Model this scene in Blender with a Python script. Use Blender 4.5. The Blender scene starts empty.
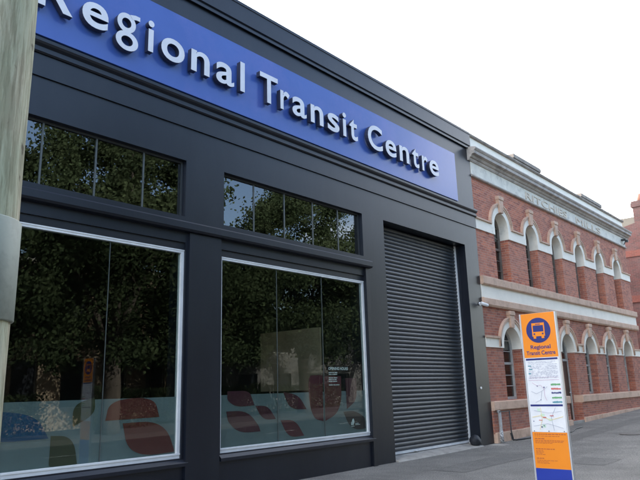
import bpy, bmesh, math, random
from mathutils import Vector, Matrix, noise
R = math.radians
random.seed(7)
S = bpy.context.scene
C = S.collection

# ------------------------------------------------------------------ camera
cam_d = bpy.data.cameras.new('camera')
cam = bpy.data.objects.new('camera', cam_d)
C.objects.link(cam)
S.camera = cam
cam_d.sensor_width = 36
cam_d.lens = 36 * 625 / 640
cam_d.clip_start = 0.05
cam_d.clip_end = 2000
yaw, pit, rol = R(48.7), R(13.38), R(-1.63)
fw = Vector((math.sin(yaw) * math.cos(pit), math.cos(yaw) * math.cos(pit), math.sin(pit)))
rt = Vector((math.cos(yaw), -math.sin(yaw), 0))
up = rt.cross(fw)
r2 = rt * math.cos(rol) + up * math.sin(rol)
u2 = -rt * math.sin(rol) + up * math.cos(rol)
m = Matrix((r2, u2, -fw)).transposed().to_4x4()
m.translation = Vector((0, -8.338, 1.6))
cam.matrix_world = m

# ------------------------------------------------------------------ light
SUN_EL, SUN_AZ = 31.0, 22.0          # azimuth measured from +y (behind the shopfront) towards +x
W = bpy.data.worlds.new('World')
S.world = W
W.use_nodes = True
nt = W.node_tree
nt.nodes.clear()
out = nt.nodes.new('ShaderNodeOutputWorld')
bg = nt.nodes.new('ShaderNodeBackground')
bg.inputs['Strength'].default_value = 0.12
sky = nt.nodes.new('ShaderNodeTexSky')
sky.sky_type = 'NISHITA'
sky.sun_disc = False
sky.sun_elevation = R(SUN_EL)
sky.sun_rotation = R(SUN_AZ)
sky.dust_density = 1.6
tc = nt.nodes.new('ShaderNodeTexCoord')
mp = nt.nodes.new('ShaderNodeMapping')
mp.inputs['Scale'].default_value = (1.0, 1.0, 2.2)
cn = nt.nodes.new('ShaderNodeTexNoise')
cn.inputs['Scale'].default_value = 2.1
cn.inputs['Detail'].default_value = 9
cn.inputs['Roughness'].default_value = 0.55
sx = nt.nodes.new('ShaderNodeSeparateXYZ')
add = nt.nodes.new('ShaderNodeMath'); add.operation = 'MULTIPLY_ADD'   # more cloud towards +y, clearer towards -y
add.inputs[1].default_value = 0.23
ramp = nt.nodes.new('ShaderNodeValToRGB')
ramp.color_ramp.elements[0].position = 0.44
ramp.color_ramp.elements[1].position = 0.60
mix = nt.nodes.new('ShaderNodeMixRGB')
mix.inputs['Color2'].default_value = (11.4, 11.2, 10.9, 1)
L = nt.links.new
L(tc.outputs['Generated'], mp.inputs['Vector'])
L(mp.outputs['Vector'], cn.inputs['Vector'])
L(tc.outputs['Generated'], sx.inputs['Vector'])
L(sx.outputs['Y'], add.inputs[0])
L(cn.outputs['Fac'], add.inputs[2])
L(add.outputs[0], ramp.inputs['Fac'])
L(ramp.outputs['Color'], mix.inputs['Fac'])
L(sky.outputs['Color'], mix.inputs['Color1'])
L(mix.outputs['Color'], bg.inputs['Color'])
L(bg.outputs['Background'], out.inputs['Surface'])
sd = bpy.data.lights.new('sun', 'SUN')
sd.energy = 4.6
sd.angle = R(0.5)
sd.color = (1, 0.95, 0.87)
so = bpy.data.objects.new('sun', sd)
C.objects.link(so)
sv = Vector((math.sin(R(SUN_AZ)) * math.cos(R(SUN_EL)), math.cos(R(SUN_AZ)) * math.cos(R(SUN_EL)), math.sin(R(SUN_EL))))
so.rotation_euler = sv.to_track_quat('Z', 'Y').to_euler()
S.view_settings.view_transform = 'Standard'
S.view_settings.look = 'None'
S.view_settings.gamma = 1
S.view_settings.exposure = 2.42

# ------------------------------------------------------------------ helpers
def mat(name, col, rough=0.6, col2=None, scale=3.0, detail=6, bump=0.0, bscale=None, metal=0.0,
        stretch=(1, 1, 1), spec=0.5, lo=0.35, hi=0.65, dirt=None, dscale=0.6, dlo=0.5, dhi=0.75, speck=None):
    M = bpy.data.materials.new(name)
    M.use_nodes = True
    n = M.node_tree
    b = n.nodes['Principled BSDF']
    b.inputs['Roughness'].default_value = rough
    b.inputs['Metallic'].default_value = metal
    b.inputs['Specular IOR Level'].default_value = spec
    b.inputs['Base Color'].default_value = (*col, 1)
    t = n.nodes.new('ShaderNodeTexCoord')
    mpn = n.nodes.new('ShaderNodeMapping')
    mpn.inputs['Scale'].default_value = stretch
    n.links.new(t.outputs['Object'], mpn.inputs['Vector'])
    last = None
    if col2:
        ns = n.nodes.new('ShaderNodeTexNoise')
        ns.inputs['Scale'].default_value = scale
        ns.inputs['Detail'].default_value = detail
        ns.inputs['Roughness'].default_value = 0.6
        n.links.new(mpn.outputs['Vector'], ns.inputs['Vector'])
        rp = n.nodes.new('ShaderNodeValToRGB')
        rp.color_ramp.elements[0].position = lo
        rp.color_ramp.elements[1].position = hi
        rp.color_ramp.elements[0].color = (*col, 1)
        rp.color_ramp.elements[1].color = (*col2, 1)
        n.links.new(ns.outputs['Fac'], rp.inputs['Fac'])
        last = rp.outputs['Color']
        if dirt:
            n2 = n.nodes.new('ShaderNodeTexNoise')
            n2.inputs['Scale'].default_value = dscale
            n2.inputs['Detail'].default_value = 8
            n2.inputs['Roughness'].default_value = 0.7
            n.links.new(mpn.outputs['Vector'], n2.inputs['Vector'])
            r2_ = n.nodes.new('ShaderNodeMapRange')
            r2_.inputs['From Min'].default_value = dlo
            r2_.inputs['From Max'].default_value = dhi
            n.links.new(n2.outputs['Fac'], r2_.inputs['Value'])
            mx = n.nodes.new('ShaderNodeMixRGB')
            mx.inputs['Color2'].default_value = (*dirt, 1)
            n.links.new(r2_.outputs['Result'], mx.inputs['Fac'])
            n.links.new(last, mx.inputs['Color1'])
            last = mx.outputs['Color']
        if speck:                  # exposed stone grains: fine light and dark flecks
            n3 = n.nodes.new('ShaderNodeTexNoise')
            n3.inputs['Scale'].default_value = speck
            n3.inputs['Detail'].default_value = 3
            n.links.new(mpn.outputs['Vector'], n3.inputs['Vector'])
            r3 = n.nodes.new('ShaderNodeValToRGB')
            r3.color_ramp.elements[0].position = 0.36; r3.color_ramp.elements[0].color = (0.45, 0.45, 0.45, 1)
            r3.color_ramp.elements[1].position = 0.66; r3.color_ramp.elements[1].color = (1.5, 1.5, 1.48, 1)
            m3 = n.nodes.new('ShaderNodeMixRGB'); m3.blend_type = 'MULTIPLY'; m3.inputs['Fac'].default_value = 0.8
            n.links.new(n3.outputs['Fac'], r3.inputs['Fac'])
            n.links.new(last, m3.inputs['Color1']); n.links.new(r3.outputs['Color'], m3.inputs['Color2'])
            last = m3.outputs['Color']
        n.links.new(last, b.inputs['Base Color'])
    if bump:
        nb = n.nodes.new('ShaderNodeTexNoise')
        nb.inputs['Scale'].default_value = bscale or scale * 8
        nb.inputs['Detail'].default_value = 5
        n.links.new(mpn.outputs['Vector'], nb.inputs['Vector'])
        bp = n.nodes.new('ShaderNodeBump')
        bp.inputs['Strength'].default_value = bump
        bp.inputs['Distance'].default_value = 0.02
        n.links.new(nb.outputs['Fac'], bp.inputs['Height'])
        n.links.new(bp.outputs['Normal'], b.inputs['Normal'])
    return M

def brick_mat(name, c1, c2, mortar, stain, bw=0.235, bh=0.076, grime=(0.10, 0.05, 0.045), painted=None):
    M = bpy.data.materials.new(name)
    M.use_nodes = True
    n = M.node_tree
    b = n.nodes['Principled BSDF']
    b.inputs['Roughness'].default_value = 0.85
    t = n.nodes.new('ShaderNodeTexCoord')
    s = n.nodes.new('ShaderNodeSeparateXYZ')
    n.links.new(t.outputs['Object'], s.inputs['Vector'])
    ad = n.nodes.new('ShaderNodeMath'); ad.operation = 'ADD'
    n.links.new(s.outputs['X'], ad.inputs[0]); n.links.new(s.outputs['Y'], ad.inputs[1])
    cb = n.nodes.new('ShaderNodeCombineXYZ')
    n.links.new(ad.outputs[0], cb.inputs['X']); n.links.new(s.outputs['Z'], cb.inputs['Y'])
    br = n.nodes.new('ShaderNodeTexBrick')
    br.inputs['Scale'].default_value = 1
    br.inputs['Brick Width'].default_value = bw
    br.inputs['Row Height'].default_value = bh
    br.inputs['Mortar Size'].default_value = 0.007
    br.inputs['Mortar Smooth'].default_value = 0.3
    br.inputs['Bias'].default_value = 0.0
    br.inputs['Color1'].default_value = (*c1, 1)
    br.inputs['Color2'].default_value = (*c2, 1)
    br.inputs['Mortar'].default_value = (*mortar, 1)
    n.links.new(cb.outputs['Vector'], br.inputs['Vector'])
    last = br.outputs['Color']
    for (sc, colr, a, z, amt) in ((0.7, stain, 0.45, 0.72, 0.55), (4.5, grime, 0.5, 0.8, 0.5), (19, stain, 0.55, 0.8, 0.5)):
        ns = n.nodes.new('ShaderNodeTexNoise')
        ns.inputs['Scale'].default_value = sc
        ns.inputs['Detail'].default_value = 8
        ns.inputs['Roughness'].default_value = 0.65
        n.links.new(t.outputs['Object'], ns.inputs['Vector'])
        mr = n.nodes.new('ShaderNodeMapRange')
        mr.inputs['From Min'].default_value = a
        mr.inputs['From Max'].default_value = z
        mr.inputs['To Max'].default_value = amt
        n.links.new(ns.outputs['Fac'], mr.inputs['Value'])
        mx = n.nodes.new('ShaderNodeMixRGB')
        mx.inputs['Color2'].default_value = (*colr, 1)
        n.links.new(mr.outputs['Result'], mx.inputs['Fac'])
        n.links.new(last, mx.inputs['Color1'])
        last = mx.outputs['Color']
    n.links.new(last, b.inputs['Base Color'])
    bp = n.nodes.new('ShaderNodeBump')
    bp.invert = True
    bp.inputs['Strength'].default_value = 0.6
    bp.inputs['Distance'].default_value = 0.008
    n.links.new(br.outputs['Fac'], bp.inputs['Height'])
    n.links.new(bp.outputs['Normal'], b.inputs['Normal'])
    return M

def glass_mat(name, tint=(0.55, 0.6, 0.6), ior=1.75, refl=(0.95, 0.98, 1.0), wave=0.0):
    M = bpy.data.materials.new(name)
    M.use_nodes = True
    n = M.node_tree
    n.nodes.clear()
    o = n.nodes.new('ShaderNodeOutputMaterial')
    tr = n.nodes.new('ShaderNodeBsdfTransparent')
    tr.inputs['Color'].default_value = (*tint, 1)
    gl = n.nodes.new('ShaderNodeBsdfGlossy')
    gl.inputs['Roughness'].default_value = 0.0
    gl.inputs['Color'].default_value = (*refl, 1)
    lw = n.nodes.new('ShaderNodeLayerWeight')
    lw.inputs['Blend'].default_value = 0.5
    pw = n.nodes.new('ShaderNodeMath'); pw.operation = 'POWER'; pw.inputs[1].default_value = 4.5
    n.links.new(lw.outputs['Facing'], pw.inputs[0])
    fr = n.nodes.new('ShaderNodeMapRange')
    fr.inputs['To Min'].default_value = ior
    n.links.new(pw.outputs[0], fr.inputs['Value'])
    mx = n.nodes.new('ShaderNodeMixShader')
    n.links.new(fr.outputs['Result'], mx.inputs['Fac'])
    n.links.new(tr.outputs[0], mx.inputs[1])
    n.links.new(gl.outputs[0], mx.inputs[2])
    n.links.new(mx.outputs[0], o.inputs['Surface'])
    if wave:
        t = n.nodes.new('ShaderNodeTexCoord')
        ns = n.nodes.new('ShaderNodeTexNoise')
        ns.inputs['Scale'].default_value = 1.3
        ns.inputs['Detail'].default_value = 1
        n.links.new(t.outputs['Object'], ns.inputs['Vector'])
        bp = n.nodes.new('ShaderNodeBump')
        bp.inputs['Strength'].default_value = wave
        bp.inputs['Distance'].default_value = 0.02
        n.links.new(ns.outputs['Fac'], bp.inputs['Height'])
        n.links.new(bp.outputs['Normal'], gl.inputs['Normal'])
    return M

def link(name, bm, mats, parent=None, smooth=False, loc=None):
    me = bpy.data.meshes.new(name)
    bmesh.ops.recalc_face_normals(bm, faces=bm.faces)
    bm.to_mesh(me); bm.free()
    if not isinstance(mats, (list, tuple)): mats = [mats]
    for mm in mats: me.materials.append(mm)
    if smooth:
        for p in me.polygons: p.use_smooth = True
    o = bpy.data.objects.new(name, me)
    C.objects.link(o)
    if parent: o.parent = parent
    if loc: o.location = loc
    return o

def tag(o, label=None, cat=None, group=None, kind=None):
    if label: o['label'] = label
    if cat: o['category'] = cat
    if group: o['group'] = group
    if kind: o['kind'] = kind
    return o

def empty(name, loc, label, cat, group=None):
    o = bpy.data.objects.new(name, None)
    o.empty_display_size = 0.3
    C.objects.link(o)
    o.location = loc
    return tag(o, label, cat, group)

def box(bm, x0, x1, y0, y1, z0, z1, mi=0, bev=0.0):
    vs = [bm.verts.new((x, y, z)) for x in (x0, x1) for y in (y0, y1) for z in (z0, z1)]
    fs = []
    for idx in ((0, 1, 3, 2), (4, 6, 7, 5), (0, 4, 5, 1), (2, 3, 7, 6), (0, 2, 6, 4), (1, 5, 7, 3)):
        f = bm.faces.new([vs[i] for i in idx]); f.material_index = mi; fs.append(f)
    if bev:
        es = list({e for f in fs for e in f.edges})
        bmesh.ops.bevel(bm, geom=es, offset=bev, segments=2, affect='EDGES', profile=0.7)
    return vs

def bx(name, b, m_, parent=None, bev=0.0):
    bm = bmesh.new(); box(bm, *b, bev=bev)
    return link(name, bm, m_, parent)

def prism_x(bm, prof, x0, x1, mi=0):
    """extrude a closed (y,z) outline along x"""
    a = [bm.verts.new((x0, y, z)) for y, z in prof]
    b = [bm.verts.new((x1, y, z)) for y, z in prof]
    n = len(prof)
    fs = [bm.faces.new(a), bm.faces.new(b[::-1])]
    for i in range(n):
        fs.append(bm.faces.new((a[i], b[i], b[(i + 1) % n], a[(i + 1) % n])))
    for f in fs: f.material_index = mi

def prism_y(bm, poly, y0, y1, mi=0):
    """extrude a closed (x,z) outline along y"""
    a = [bm.verts.new((x, y0, z)) for x, z in poly]
    b = [bm.verts.new((x, y1, z)) for x, z in poly]
    n = len(poly)
    fs = [bm.faces.new(a), bm.faces.new(b[::-1])]
    for i in range(n):
        fs.append(bm.faces.new((a[i], b[i], b[(i + 1) % n], a[(i + 1) % n])))
    for f in fs: f.material_index = mi

def strip_y(bm, inner, outer, y0, y1, mi=0):
    """solid ribbon between two open (x,z) paths of equal length, extruded along y"""
    n = len(inner)
    g = [[bm.verts.new((p[0], y, p[1])) for p in path] for path in (inner, outer) for y in (y0, y1)]
    i0, i1, o0, o1 = g
    fs = []
    for k in range(n - 1):
        fs += [bm.faces.new((i0[k], i0[k+1], o0[k+1], o0[k])), bm.faces.new((i1[k], o1[k], o1[k+1], i1[k+1])),
               bm.faces.new((i0[k], i1[k], i1[k+1], i0[k+1])), bm.faces.new((o0[k], o0[k+1], o1[k+1], o1[k]))]
    fs += [bm.faces.new((i0[0], o0[0], o1[0], i1[0])), bm.faces.new((i0[-1], i1[-1], o1[-1], o0[-1]))]
    for f in fs: f.material_index = mi

def tube(bm, pts, rad, seg=10, mi=0, cap=True):
    pts = [Vector(p) for p in pts]
    rads = rad if isinstance(rad, (list, tuple)) else [rad] * len(pts)
    rings = []
    for i, p in enumerate(pts):
        d = (pts[min(i + 1, len(pts) - 1)] - pts[max(i - 1, 0)]).normalized()
        a = Vector((0, 0, 1)) if abs(d.z) < 0.9 else Vector((1, 0, 0))
        u = d.cross(a).normalized(); v = d.cross(u)
        rings.append([bm.verts.new(p + (u * math.cos(2*math.pi*k/seg) + v * math.sin(2*math.pi*k/seg)) * rads[i]) for k in range(seg)])
    for i in range(len(pts) - 1):
        for k in range(seg):
            f = bm.faces.new((rings[i][k], rings[i][(k+1) % seg], rings[i+1][(k+1) % seg], rings[i+1][k]))
            f.material_index = mi; f.smooth = True
    if cap:
        bm.faces.new(rings[0][::-1]).material_index = mi
        bm.faces.new(rings[-1]).material_index = mi

def grid_wall(bm, x0, x1, z0, z1, y0, y1, holes, mi=0):
    """wall slab with rectangular holes (x0,x1,z0,z1), front at y0"""
    xs = sorted({x0, x1, *[h[0] for h in holes], *[h[1] for h in holes]})
    zs = sorted({z0, z1, *[max(z0, h[2]) for h in holes], *[h[3] for h in holes]})
    nx, nz = len(xs) - 1, len(zs) - 1
    def solid(i, k):
        if i < 0 or k < 0 or i >= nx or k >= nz: return False
        cx, cz = (xs[i] + xs[i+1]) / 2, (zs[k] + zs[k+1]) / 2
        return not any(h[0] < cx < h[1] and h[2] < cz < h[3] for h in holes)
    cache = {}
    def V(x, y, z):
        key = (x, y, z)
        if key not in cache: cache[key] = bm.verts.new(key)
        return cache[key]
    def F(*v):
        f = bm.faces.new(v); f.material_index = mi
    for i in range(nx):
        for k in range(nz):
            if not solid(i, k): continue
            a, b, c, d = xs[i], xs[i+1], zs[k], zs[k+1]
            F(V(a, y0, c), V(b, y0, c), V(b, y0, d), V(a, y0, d))
            F(V(a, y1, c), V(a, y1, d), V(b, y1, d), V(b, y1, c))
            if not solid(i-1, k): F(V(a, y0, c), V(a, y0, d), V(a, y1, d), V(a, y1, c))
            if not solid(i+1, k): F(V(b, y0, c), V(b, y1, c), V(b, y1, d), V(b, y0, d))
            if not solid(i, k-1): F(V(a, y0, c), V(a, y1, c), V(b, y1, c), V(b, y0, c))
            if not solid(i, k+1): F(V(a, y0, d), V(b, y0, d), V(b, y1, d), V(a, y1, d))

def text_mesh(txt, size=1.0, offset=0.0, depth=0.0, bev=0.0, align='LEFT'):
    cu = bpy.data.curves.new('lettering', 'FONT')
    cu.body = txt; cu.size = size; cu.offset = offset; cu.extrude = depth / 2
    cu.bevel_depth = bev; cu.align_x = align; cu.resolution_u = 6
    ob = bpy.data.objects.new('lettering', cu)
    C.objects.link(ob)
    bpy.context.view_layer.update()
    dg = bpy.context.evaluated_depsgraph_get()
    me = bpy.data.meshes.new_from_object(ob.evaluated_get(dg))
    bpy.data.objects.remove(ob)
    bpy.data.curves.remove(cu)
    return me
MY = Matrix(((1, 0, 0, 0), (0, 0, -1, 0), (0, 1, 0, 0), (0, 0, 0, 1)))       # flat text -> faces -y
MX = Matrix(((0, 0, -1, 0), (-1, 0, 0, 0), (0, 1, 0, 0), (0, 0, 0, 1)))      # flat text -> faces -x

def text_obj(name, txt, pos, mtx, mats, parent, size, offset=0.0, depth=0.002, align='LEFT', width=None):
    me = text_mesh(txt, size, offset, depth, 0, align)
    if width:
        xs = [v.co.x for v in me.vertices]
        me.transform(Matrix.Diagonal((width / (max(xs) - min(xs)), 1, 1, 1)))
    me.transform(mtx)
    me.transform(Matrix.Translation(pos))
    me.name = name
    me.materials.clear(); me.materials.append(mats)
    o = bpy.data.objects.new(name, me)
    C.objects.link(o)
    if parent: o.parent = parent
    return o

# ------------------------------------------------------------------ materials
M_black = mat('charcoal_paint', (0.0042, 0.0064, 0.0130), 0.36, (0.0060, 0.0088, 0.0170), 1.2, bump=0.035, bscale=9, dirt=(0.016, 0.019, 0.026), dscale=1.1, stretch=(1.0, 1, 0.4), dlo=.45, dhi=1.0, spec=0.5)
M_black2 = mat('dark_paint', (0.004, 0.006, 0.011), 0.42, (0.006, 0.008, 0.014), 2.0, bump=0.08, bscale=14)
M_shutter = mat('shutter_steel', (0.026, 0.031, 0.038), 0.36, (0.036, 0.041, 0.048), 2.5, stretch=(1, 1, .35), bump=0.16, bscale=5, dirt=(0.045, 0.045, 0.043), dscale=1.4, dlo=.5, dhi=.9)
M_alu = mat('pale_aluminium', (0.70, 0.71, 0.72), 0.35, (0.60, 0.61, 0.62), 4)
M_seal = mat('dark_seal', (0.03, 0.035, 0.04), 0.5)
M_joint = mat('glass_joint', (0.07, 0.08, 0.08), 0.4)
M_blue = mat('sign_blue', (0.044, 0.092, 0.33), 0.22, (0.052, 0.104, 0.36), 0.8, bump=0.08, bscale=1.6, dirt=(0.085, 0.115, 0.37), dscale=0.7)
M_letter = mat('letter_white', (0.60, 0.61, 0.67), 0.35, (0.54, 0.55, 0.60), 3)
M_letter_side = mat('letter_side', (0.022, 0.026, 0.05), 0.45)
M_glass = glass_mat('shop_glass', (0.78, 0.83, 0.81), 0.034, wave=0.02)
M_glass_hi = glass_mat('high_glass', (0.35, 0.38, 0.4), 0.10, wave=0.015)
M_glass_old = glass_mat('old_glass', (0.8, 0.82, 0.82), 0.035, wave=0.10)
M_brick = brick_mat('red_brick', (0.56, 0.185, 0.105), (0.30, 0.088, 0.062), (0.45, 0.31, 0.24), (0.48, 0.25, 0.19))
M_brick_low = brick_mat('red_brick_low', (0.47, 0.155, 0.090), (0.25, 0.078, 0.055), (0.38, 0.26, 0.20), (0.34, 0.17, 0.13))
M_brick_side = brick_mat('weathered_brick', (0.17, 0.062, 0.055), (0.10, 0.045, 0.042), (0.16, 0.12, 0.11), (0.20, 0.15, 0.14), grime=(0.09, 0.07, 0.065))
M_white = mat('cream_paint', (0.86, 0.81, 0.71), 0.6, (0.78, 0.735, 0.645), 1.4, bump=0.15, bscale=35, dirt=(0.44, 0.42, 0.38), dscale=1.7, dlo=0.58, dhi=0.85)
M_frieze = mat('weathered_cream', (0.80, 0.76, 0.67), 0.7, (0.66, 0.63, 0.56), 1.8, bump=0.2, bscale=30, dirt=(0.30, 0.27, 0.24), dscale=2.4, dlo=0.52, dhi=0.8)
M_tan = mat('tan_sandstone', (0.64, 0.44, 0.33), 0.75, (0.54, 0.355, 0.255), 2.2, bump=0.3, bscale=40, dirt=(0.30, 0.20, 0.14), dscale=3.0, dlo=0.5, dhi=0.8)
M_cornice = mat('weathered_cornice', (0.52, 0.47, 0.43), 0.8, (0.40, 0.355, 0.32), 1.6, bump=0.35, bscale=26, dirt=(0.22, 0.20, 0.19), dscale=2.6, dlo=0.48, dhi=0.75)
M_coping = mat('lichen_coping', (0.34, 0.30, 0.26), 0.85, (0.22, 0.19, 0.17), 2.5, bump=0.4, bscale=25, dirt=(0.12, 0.11, 0.10), dscale=3.5)
M_asphalt = mat('footpath_asphalt', (0.155, 0.148, 0.138), 0.8, (0.20, 0.19, 0.175), 1.3, detail=12, bump=0.9, bscale=70, dirt=(0.112, 0.106, 0.098), dscale=0.6, dlo=0.46, dhi=0.66, speck=42)
M_road = mat('road_asphalt', (0.038, 0.038, 0.039), 0.85, (0.052, 0.051, 0.05), 2, bump=0.5, bscale=90)
M_concrete = mat('concrete', (0.36, 0.34, 0.31), 0.8, (0.28, 0.265, 0.24), 3, bump=0.3, bscale=50, dirt=(0.16, 0.15, 0.14), dscale=4)
M_kerb = mat('kerb_concrete', (0.34, 0.33, 0.31), 0.8, (0.26, 0.25, 0.24), 3, bump=0.3, bscale=50)
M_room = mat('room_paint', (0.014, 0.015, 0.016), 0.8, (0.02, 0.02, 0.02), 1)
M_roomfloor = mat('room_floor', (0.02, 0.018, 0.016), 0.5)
M_board = mat('board_beige', (0.46, 0.32, 0.21), 0.7, (0.40, 0.28, 0.18), 2)
M_winframe = mat('old_white_timber', (0.55, 0.53, 0.49), 0.6, (0.40, 0.38, 0.35), 5, bump=0.2)
M_darkframe = mat('brown_timber', (0.16, 0.125, 0.10), 0.6, (0.24, 0.20, 0.17), 5, bump=0.2)
M_roof = mat('roof_iron', (0.22, 0.21, 0.2), 0.6, (0.16, 0.15, 0.15), 3)

# ------------------------------------------------------------------ ground
def sheet(name, x0, x1, y0, y1, zf, m_, nx=40, ny=8):
    bm = bmesh.new()
    g = [[bm.verts.new((x0 + (x1 - x0) * i / nx, y0 + (y1 - y0) * j / ny, zf(x0 + (x1 - x0) * i / nx))) for j in range(ny + 1)] for i in range(nx + 1)]
    for i in range(nx):
        for j in range(ny):
            bm.faces.new((g[i][j], g[i+1][j], g[i+1][j+1], g[i][j+1]))
    return tag(link(name, bm, m_), kind='structure')
def gz(x):                       # the street climbs gently to the right
    return 0.026 * max(0.0, x - 15.5)
def gl(x): return -0.16 + gz(x)
sheet('ground', -400, 600, -500, 600, lambda x: -0.32 if x < 10 else -0.32, M_road, 4, 4)
sheet('road', -120, 200, -15.0, -5.95, gl, M_road, 160)
sheet('footpath', -120, 200, -5.8, 0.45, gz, M_asphalt, 160, 12)
sheet('far_footpath', -120, 200, -21.5, -15.15, gz, M_road, 160)
M_patch = mat('asphalt_patch', (0.118, 0.113, 0.106), 0.85, (0.15, 0.143, 0.133), 2.5, detail=10, bump=0.9, bscale=80, speck=55)
def patch(x0, x1, y0, y1):
    bm = bmesh.new()
    rnd = random.Random(x0)
    top = [(x0 + (x1 - x0) * i / 24, y1 + rnd.uniform(-.015, .015)) for i in range(25)]
    bot = [(x0 + (x1 - x0) * i / 24, y0 + rnd.uniform(-.015, .015)) for i in range(25)]
    a = [bm.verts.new((x, y, gz(x) + .004)) for x, y in top]; b = [bm.verts.new((x, y, gz(x) + .004)) for x, y in bot]
    for i in range(24): bm.faces.new((b[i], b[i+1], a[i+1], a[i]))
    tag(link('asphalt_patch', bm, M_patch), kind='structure')
patch(11.0, 15.2, -2.1, -1.35); patch(17.5, 30.0, -1.75, -1.2); patch(8.2, 9.6, -1.6, -0.9); patch(13.2, 14.4, -3.9, -3.1)
def kerb(name, y0, y1):
    bm = bmesh.new()
    n = 160
    for i in range(n):
        a, b = -120 + 2 * i, -120 + 2 * (i + 1) - 0.006
        za, zb = gz(a), gz(b)
        vs = [bm.verts.new(p) for p in ((a, y0, za-.4), (a, y1, za-.4), (a, y1, za+.004), (a, y0, za+.004), (b, y0, zb-.4), (b, y1, zb-.4), (b, y1, zb+.004), (b, y0, zb+.004))]
        for q in ((0, 1, 2, 3), (7, 6, 5, 4), (0, 4, 5, 1), (1, 5, 6, 2), (2, 6, 7, 3), (3, 7, 4, 0)):
            bm.faces.new([vs[k] for k in q])
    tag(link(name, bm, M_kerb), kind='structure')
kerb('kerb', -5.95, -5.8)
kerb('far_kerb', -15.15, -15.0)
bpy.data.objects['far_kerb'].data.materials[0] = M_road
# centre dashes on the road
bm = bmesh.new()
for i in range(-15, 30):
    a = i * 4.5
    vs = [bm.verts.new((x, y, gl(x) + 0.004)) for x, y in ((a, -10.55), (a + 1.6, -10.55), (a + 1.6, -10.43), (a, -10.43))]
    bm.faces.new(vs)
tag(link('lane_marking', bm, mat('road_paint', (0.7, 0.7, 0.68), 0.6)), kind='structure')

# ================================================================== dark shopfront building
BX0, BX1 = -14.0, 16.44
shop = empty('shopfront_building', (1.2, 0, 0), 'charcoal painted shopfront with long glazed windows, roller shutter and blue sign band', 'building')
def P(o):                        # keep world coordinates when parenting to an empty with a location
    o.location = o.location - shop.location
    return o
UW = [(2.05, 6.09, 4.47, 5.46), (6.92, 10.96, 4.47, 5.46), (-2.8, 1.24, 4.47, 5.46)]
GW = [(2.0, 6.11, 0.62, 4.02), (6.88, 10.95, 0.62, 4.02), (-2.9, 1.20, 0.62, 4.02)]
DOOR = (11.78, 15.70, -0.3, 5.46)
# recess fields: the ground-floor field sits back a little below the ledge
bm = bmesh.new()
grid_wall(bm, BX0, BX1, -0.35, 8.60, 0.0, 0.42, UW + GW + [DOOR])
P(link('wall', bm, M_black, shop))
bm = bmesh.new()
box(bm, BX0, BX1, 0.42, 0.66, 8.0, 9.02)
P(link('parapet', bm, M_black, shop))
bm = bmesh.new()                  # upper band with two reed lines, then coping
prism_x(bm, [(0.42, 8.601), (-0.03, 8.601), (-0.03, 8.53), (-0.055, 8.53), (-0.055, 8.585), (-0.035, 8.60), (-0.035, 8.62), (-0.07, 8.635), (-0.07, 8.99), (-0.085, 9.0), (-0.085, 9.06), (0.42, 9.075)], BX0, BX1 - 0.002)
P(link('parapet_band', bm, M_black, shop))
bm = bmesh.new()                  # string moulding under the sign
prism_x(bm, [(-0.001, 6.40), (-0.05, 6.40), (-0.075, 6.42), (-0.075, 6.45), (-0.055, 6.46), (-0.055, 6.50), (-0.10, 6.53), (-0.115, 6.56), (-0.115, 6.61), (-0.09, 6.625), (-0.001, 6.66)], BX0, BX1 - 0.002)
P(link('string_moulding', bm, M_black, shop))
bm = bmesh.new()                  # field above the shadow line
prism_x(bm, [(-0.001, 6.06), (-0.028, 6.06), (-0.028, 6.399), (-0.001, 6.399)], BX0, BX1 - 0.002)
P(link('frieze_band', bm, M_black, shop))
bm = bmesh.new()                  # ledge below the upper windows
prism_x(bm, [(-0.001, 4.19), (-0.10, 4.20), (-0.13, 4.23), (-0.13, 4.33), (-0.11, 4.355), (-0.001, 4.37)], BX0, 11.12)
P(link('window_ledge', bm, M_black, shop))
for (a, b) in ((6.11, 6.88), (1.20, 2.0), (-4.0, -2.9), (10.95, 11.08)):      # piers standing proud between the window fields
    bm = bmesh.new(); box(bm, a + (0.05 if b < 11 else 0), b - 0.05 if b < 11 else b, -0.05, -0.001, -0.3, 4.188)
    P(link('pier', bm, M_black2 if b > 11 else M_black, shop))

# upper windows
random.seed(3)
def upper_window(x0, x1, z0, z1, joints):
    bm = bmesh.new(); t = 0.035
    y0, y1 = 0.10, 0.15
    box(bm, x0, x1, y0, y1, z0, z0 + t); box(bm, x0, x1, y0, y1, z1 - t, z1)
    box(bm, x0, x0 + t, y0, y1, z0 + t, z1 - t); box(bm, x1 - t, x1, y0, y1, z0 + t, z1 - t)
    w = P(link('window', bm, M_seal, shop))
    xs = [x0 + t] + joints + [x1 - t]
    for a, b in zip(xs[:-1], xs[1:]):
        bm = bmesh.new(); box(bm, a + 0.012, b - 0.012, 0.118, 0.128, z0 + t, z1 - t)
        # each pane sits at a hair's tilt of its own
        o = link('pane', bm, M_glass_hi, w)
    for j in joints:
        bm = bmesh.new(); box(bm, j - 0.012, j + 0.012, 0.105, 0.14, z0 + t, z1 - t)
        link('mullion', bm, M_joint, w)
    bm = bmesh.new(); prism_x(bm, [(-0.02, z0 - 0.06), (-0.02, z0 - 0.002), (0.10, z0 + 0.02), (0.10, z0 - 0.06)], x0 + 0.001, x1 - 0.001)
    return w
upper_window(*UW[0], [2.85, 3.67, 4.50, 5.33])
upper_window(*UW[1], [7.74, 8.56, 9.40, 10.22])
upper_window(*UW[2], [-1.99, -1.18, -0.37, 0.43])

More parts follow.
